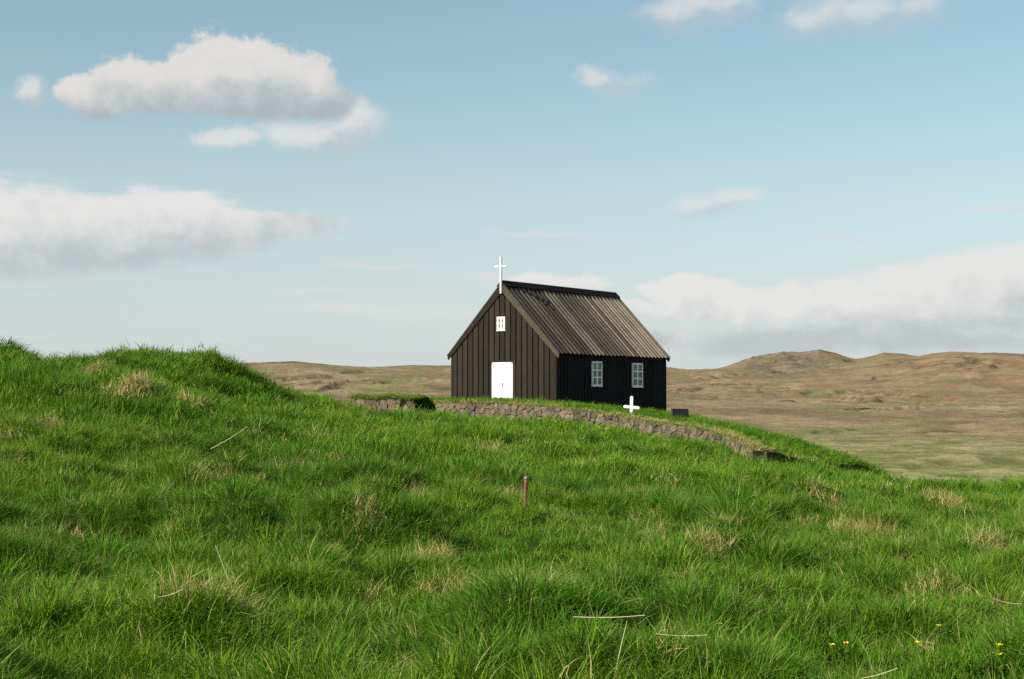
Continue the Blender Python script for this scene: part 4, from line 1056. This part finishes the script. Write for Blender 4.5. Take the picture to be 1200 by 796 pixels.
streak = [B(640, 275, 90, 4), B(440, 315, 80, 4), B(430, 363, 150, 9), B(520, 372, 120, 8), B(60, 392, 120, 4), B(575, 325, 40, 12), B(1180, 240, 60, 6), B(985, 275, 50, 5), B(250, 402, 80, 8), B(370, 345, 60, 7), B(560, 405, 200, 10)]
SUNOFF = (-16., 22., 0)
fbn = nt.noise(pv, .03, 8, .62); fbw = nt.noise(nt.scalev(pv, (.35, 1.6, 1)), .035, 7, .65); fbf = nt.noise(pv, .10, 6, .65)
col = None
def dens(g, pos): n = nt.new('ShaderNodeGroup', node_tree=g); nt.set(n.inputs[0], pos); return n.outputs[0]
base_sky = nt.new('ShaderNodeHueSaturation'); nt.set(base_sky.inputs['Color'], nt.vmath('MULTIPLY', sky.outputs[0], (.86, 1.075, .96))); base_sky.inputs['Saturation'].default_value = .90
# thin veil near the horizon
skyc = nt.vmath('MULTIPLY', base_sky.outputs[0], (SKY_STR, SKY_STR, SKY_STR))
CLW, CLG = (.585, .575, .56), (.36, .40, .42)
veil = nt.math('ADD', .10, nt.math('MULTIPLY', nt.step(nt.math('MULTIPLY', E_, -1.), -250., 0.), .74)); skyc = nt.mix(veil, skyc, (.475, .50, .52))
def layer(cur, blobs, name, warp, lo, hi, hi2, nz, opacity, white, grey, sh=(0.0, .5)):
    g = cloud_group(blobs, name, warp); d = dens(g, pv); d1 = dens(g, nt.vmath('SUBTRACT', pv, SUNOFF)); d2 = dens(g, nt.vmath('ADD', pv, SUNOFF))
    lit = nt.step(nt.math('ADD', nt.math('SUBTRACT', d1, d2), nt.math('MULTIPLY', nt.math('SUBTRACT', fbl, .5), 3.4)), sh[0], sh[1])
    dd = nt.math('ADD', d, nz); top = nt.step(nt.math('SUBTRACT', d1, d2), -.6, .5)
    al = nt.math('MULTIPLY', nt.step(dd, lo, nt.fmix(top, hi2, hi)), opacity)
    return nt.mix(al, cur, nt.mix(lit, grey, white))
fbl = nt.noise(pv, .045, 7, .6)
nzp = nt.math('ADD', nt.math('MULTIPLY', nt.math('SUBTRACT', fbn, .5), 1.1), nt.math('MULTIPLY', nt.math('SUBTRACT', fbf, .5), .55))
nzw = nt.math('ADD', nt.math('MULTIPLY', nt.math('SUBTRACT', fbw, .5), 1.1), nt.math('MULTIPLY', nt.math('SUBTRACT', fbf, .5), .25))
c_ = layer(skyc, streak, 'streak_cloud', 30, -.2, 1.1, 1.3, nzw, .8, (.52, .525, .525), (.48, .50, .51))
c_ = layer(c_, bank, 'bank_cloud', 34, -.16, .24, .6, nzw, .9, CLW, (.37, .40, .415), (-1.5, 1.1))
c_ = layer(c_, soft, 'soft_cloud', 40, -.15, .8, 1.3, nzp, .72, (.55, .54, .53), (.38, .43, .45), (-.9, .6))
c_ = layer(c_, low, 'low_cloud', 30, -.1, .55, 1.0, nzp, .8, (.56, .55, .54), (.38, .42, .44), (-.9, .5))
c_ = layer(c_, puffy, 'puffy_cloud', 24, -.06, .24, .5, nzp, .95, (.56, .54, .52), (.31, .35, .37), (-1.5, 1.1))
nt.set(bg.inputs[0], c_); bg.inputs[1].default_value = 1.0
world.cycles.sampling_method = 'MANUAL'; world.cycles.sample_map_resolution = 1024

sun = bpy.data.lights.new('sun', 'SUN'); sun.energy = 4.8; sun.angle = math.radians(.53); sun.color = (1.0, .92, .80)
so = bpy.data.objects.new('sun', sun); link(so)
tosun = Vector((SUN_DIR.x * math.cos(EL), SUN_DIR.y * math.cos(EL), math.sin(EL))); so.rotation_euler = tosun.to_track_quat('Z', 'Y').to_euler(); so.location = (-20, -10, 30)

cam = bpy.data.cameras.new('camera'); cam.sensor_width = 36; cam.lens = F / 1200 * 36; cam.clip_start = .1; cam.clip_end = 60000
co = bpy.data.objects.new('camera', cam); link(co); co.location = (0, 0, 0); co.rotation_euler = (math.pi / 2 + TH, 0, 0); scene.camera = co

vs = scene.view_settings; vs.view_transform = 'Standard'; vs.look = 'None'; vs.gamma = 1; vs.exposure = .45; vs.use_curve_mapping = False
cy_ = scene.cycles; cy_.max_bounces = 6; cy_.diffuse_bounces = 3; cy_.glossy_bounces = 2; cy_.transmission_bounces = 3; cy_.transparent_max_bounces = 4
cy_.use_adaptive_sampling = True; cy_.adaptive_threshold = .02; cy_.use_denoising = False; cy_.denoiser = 'OPENIMAGEDENOISE'; cy_.sample_clamp_indirect = 4
cy_.filter_width = 1.5
print('tufts', NG)
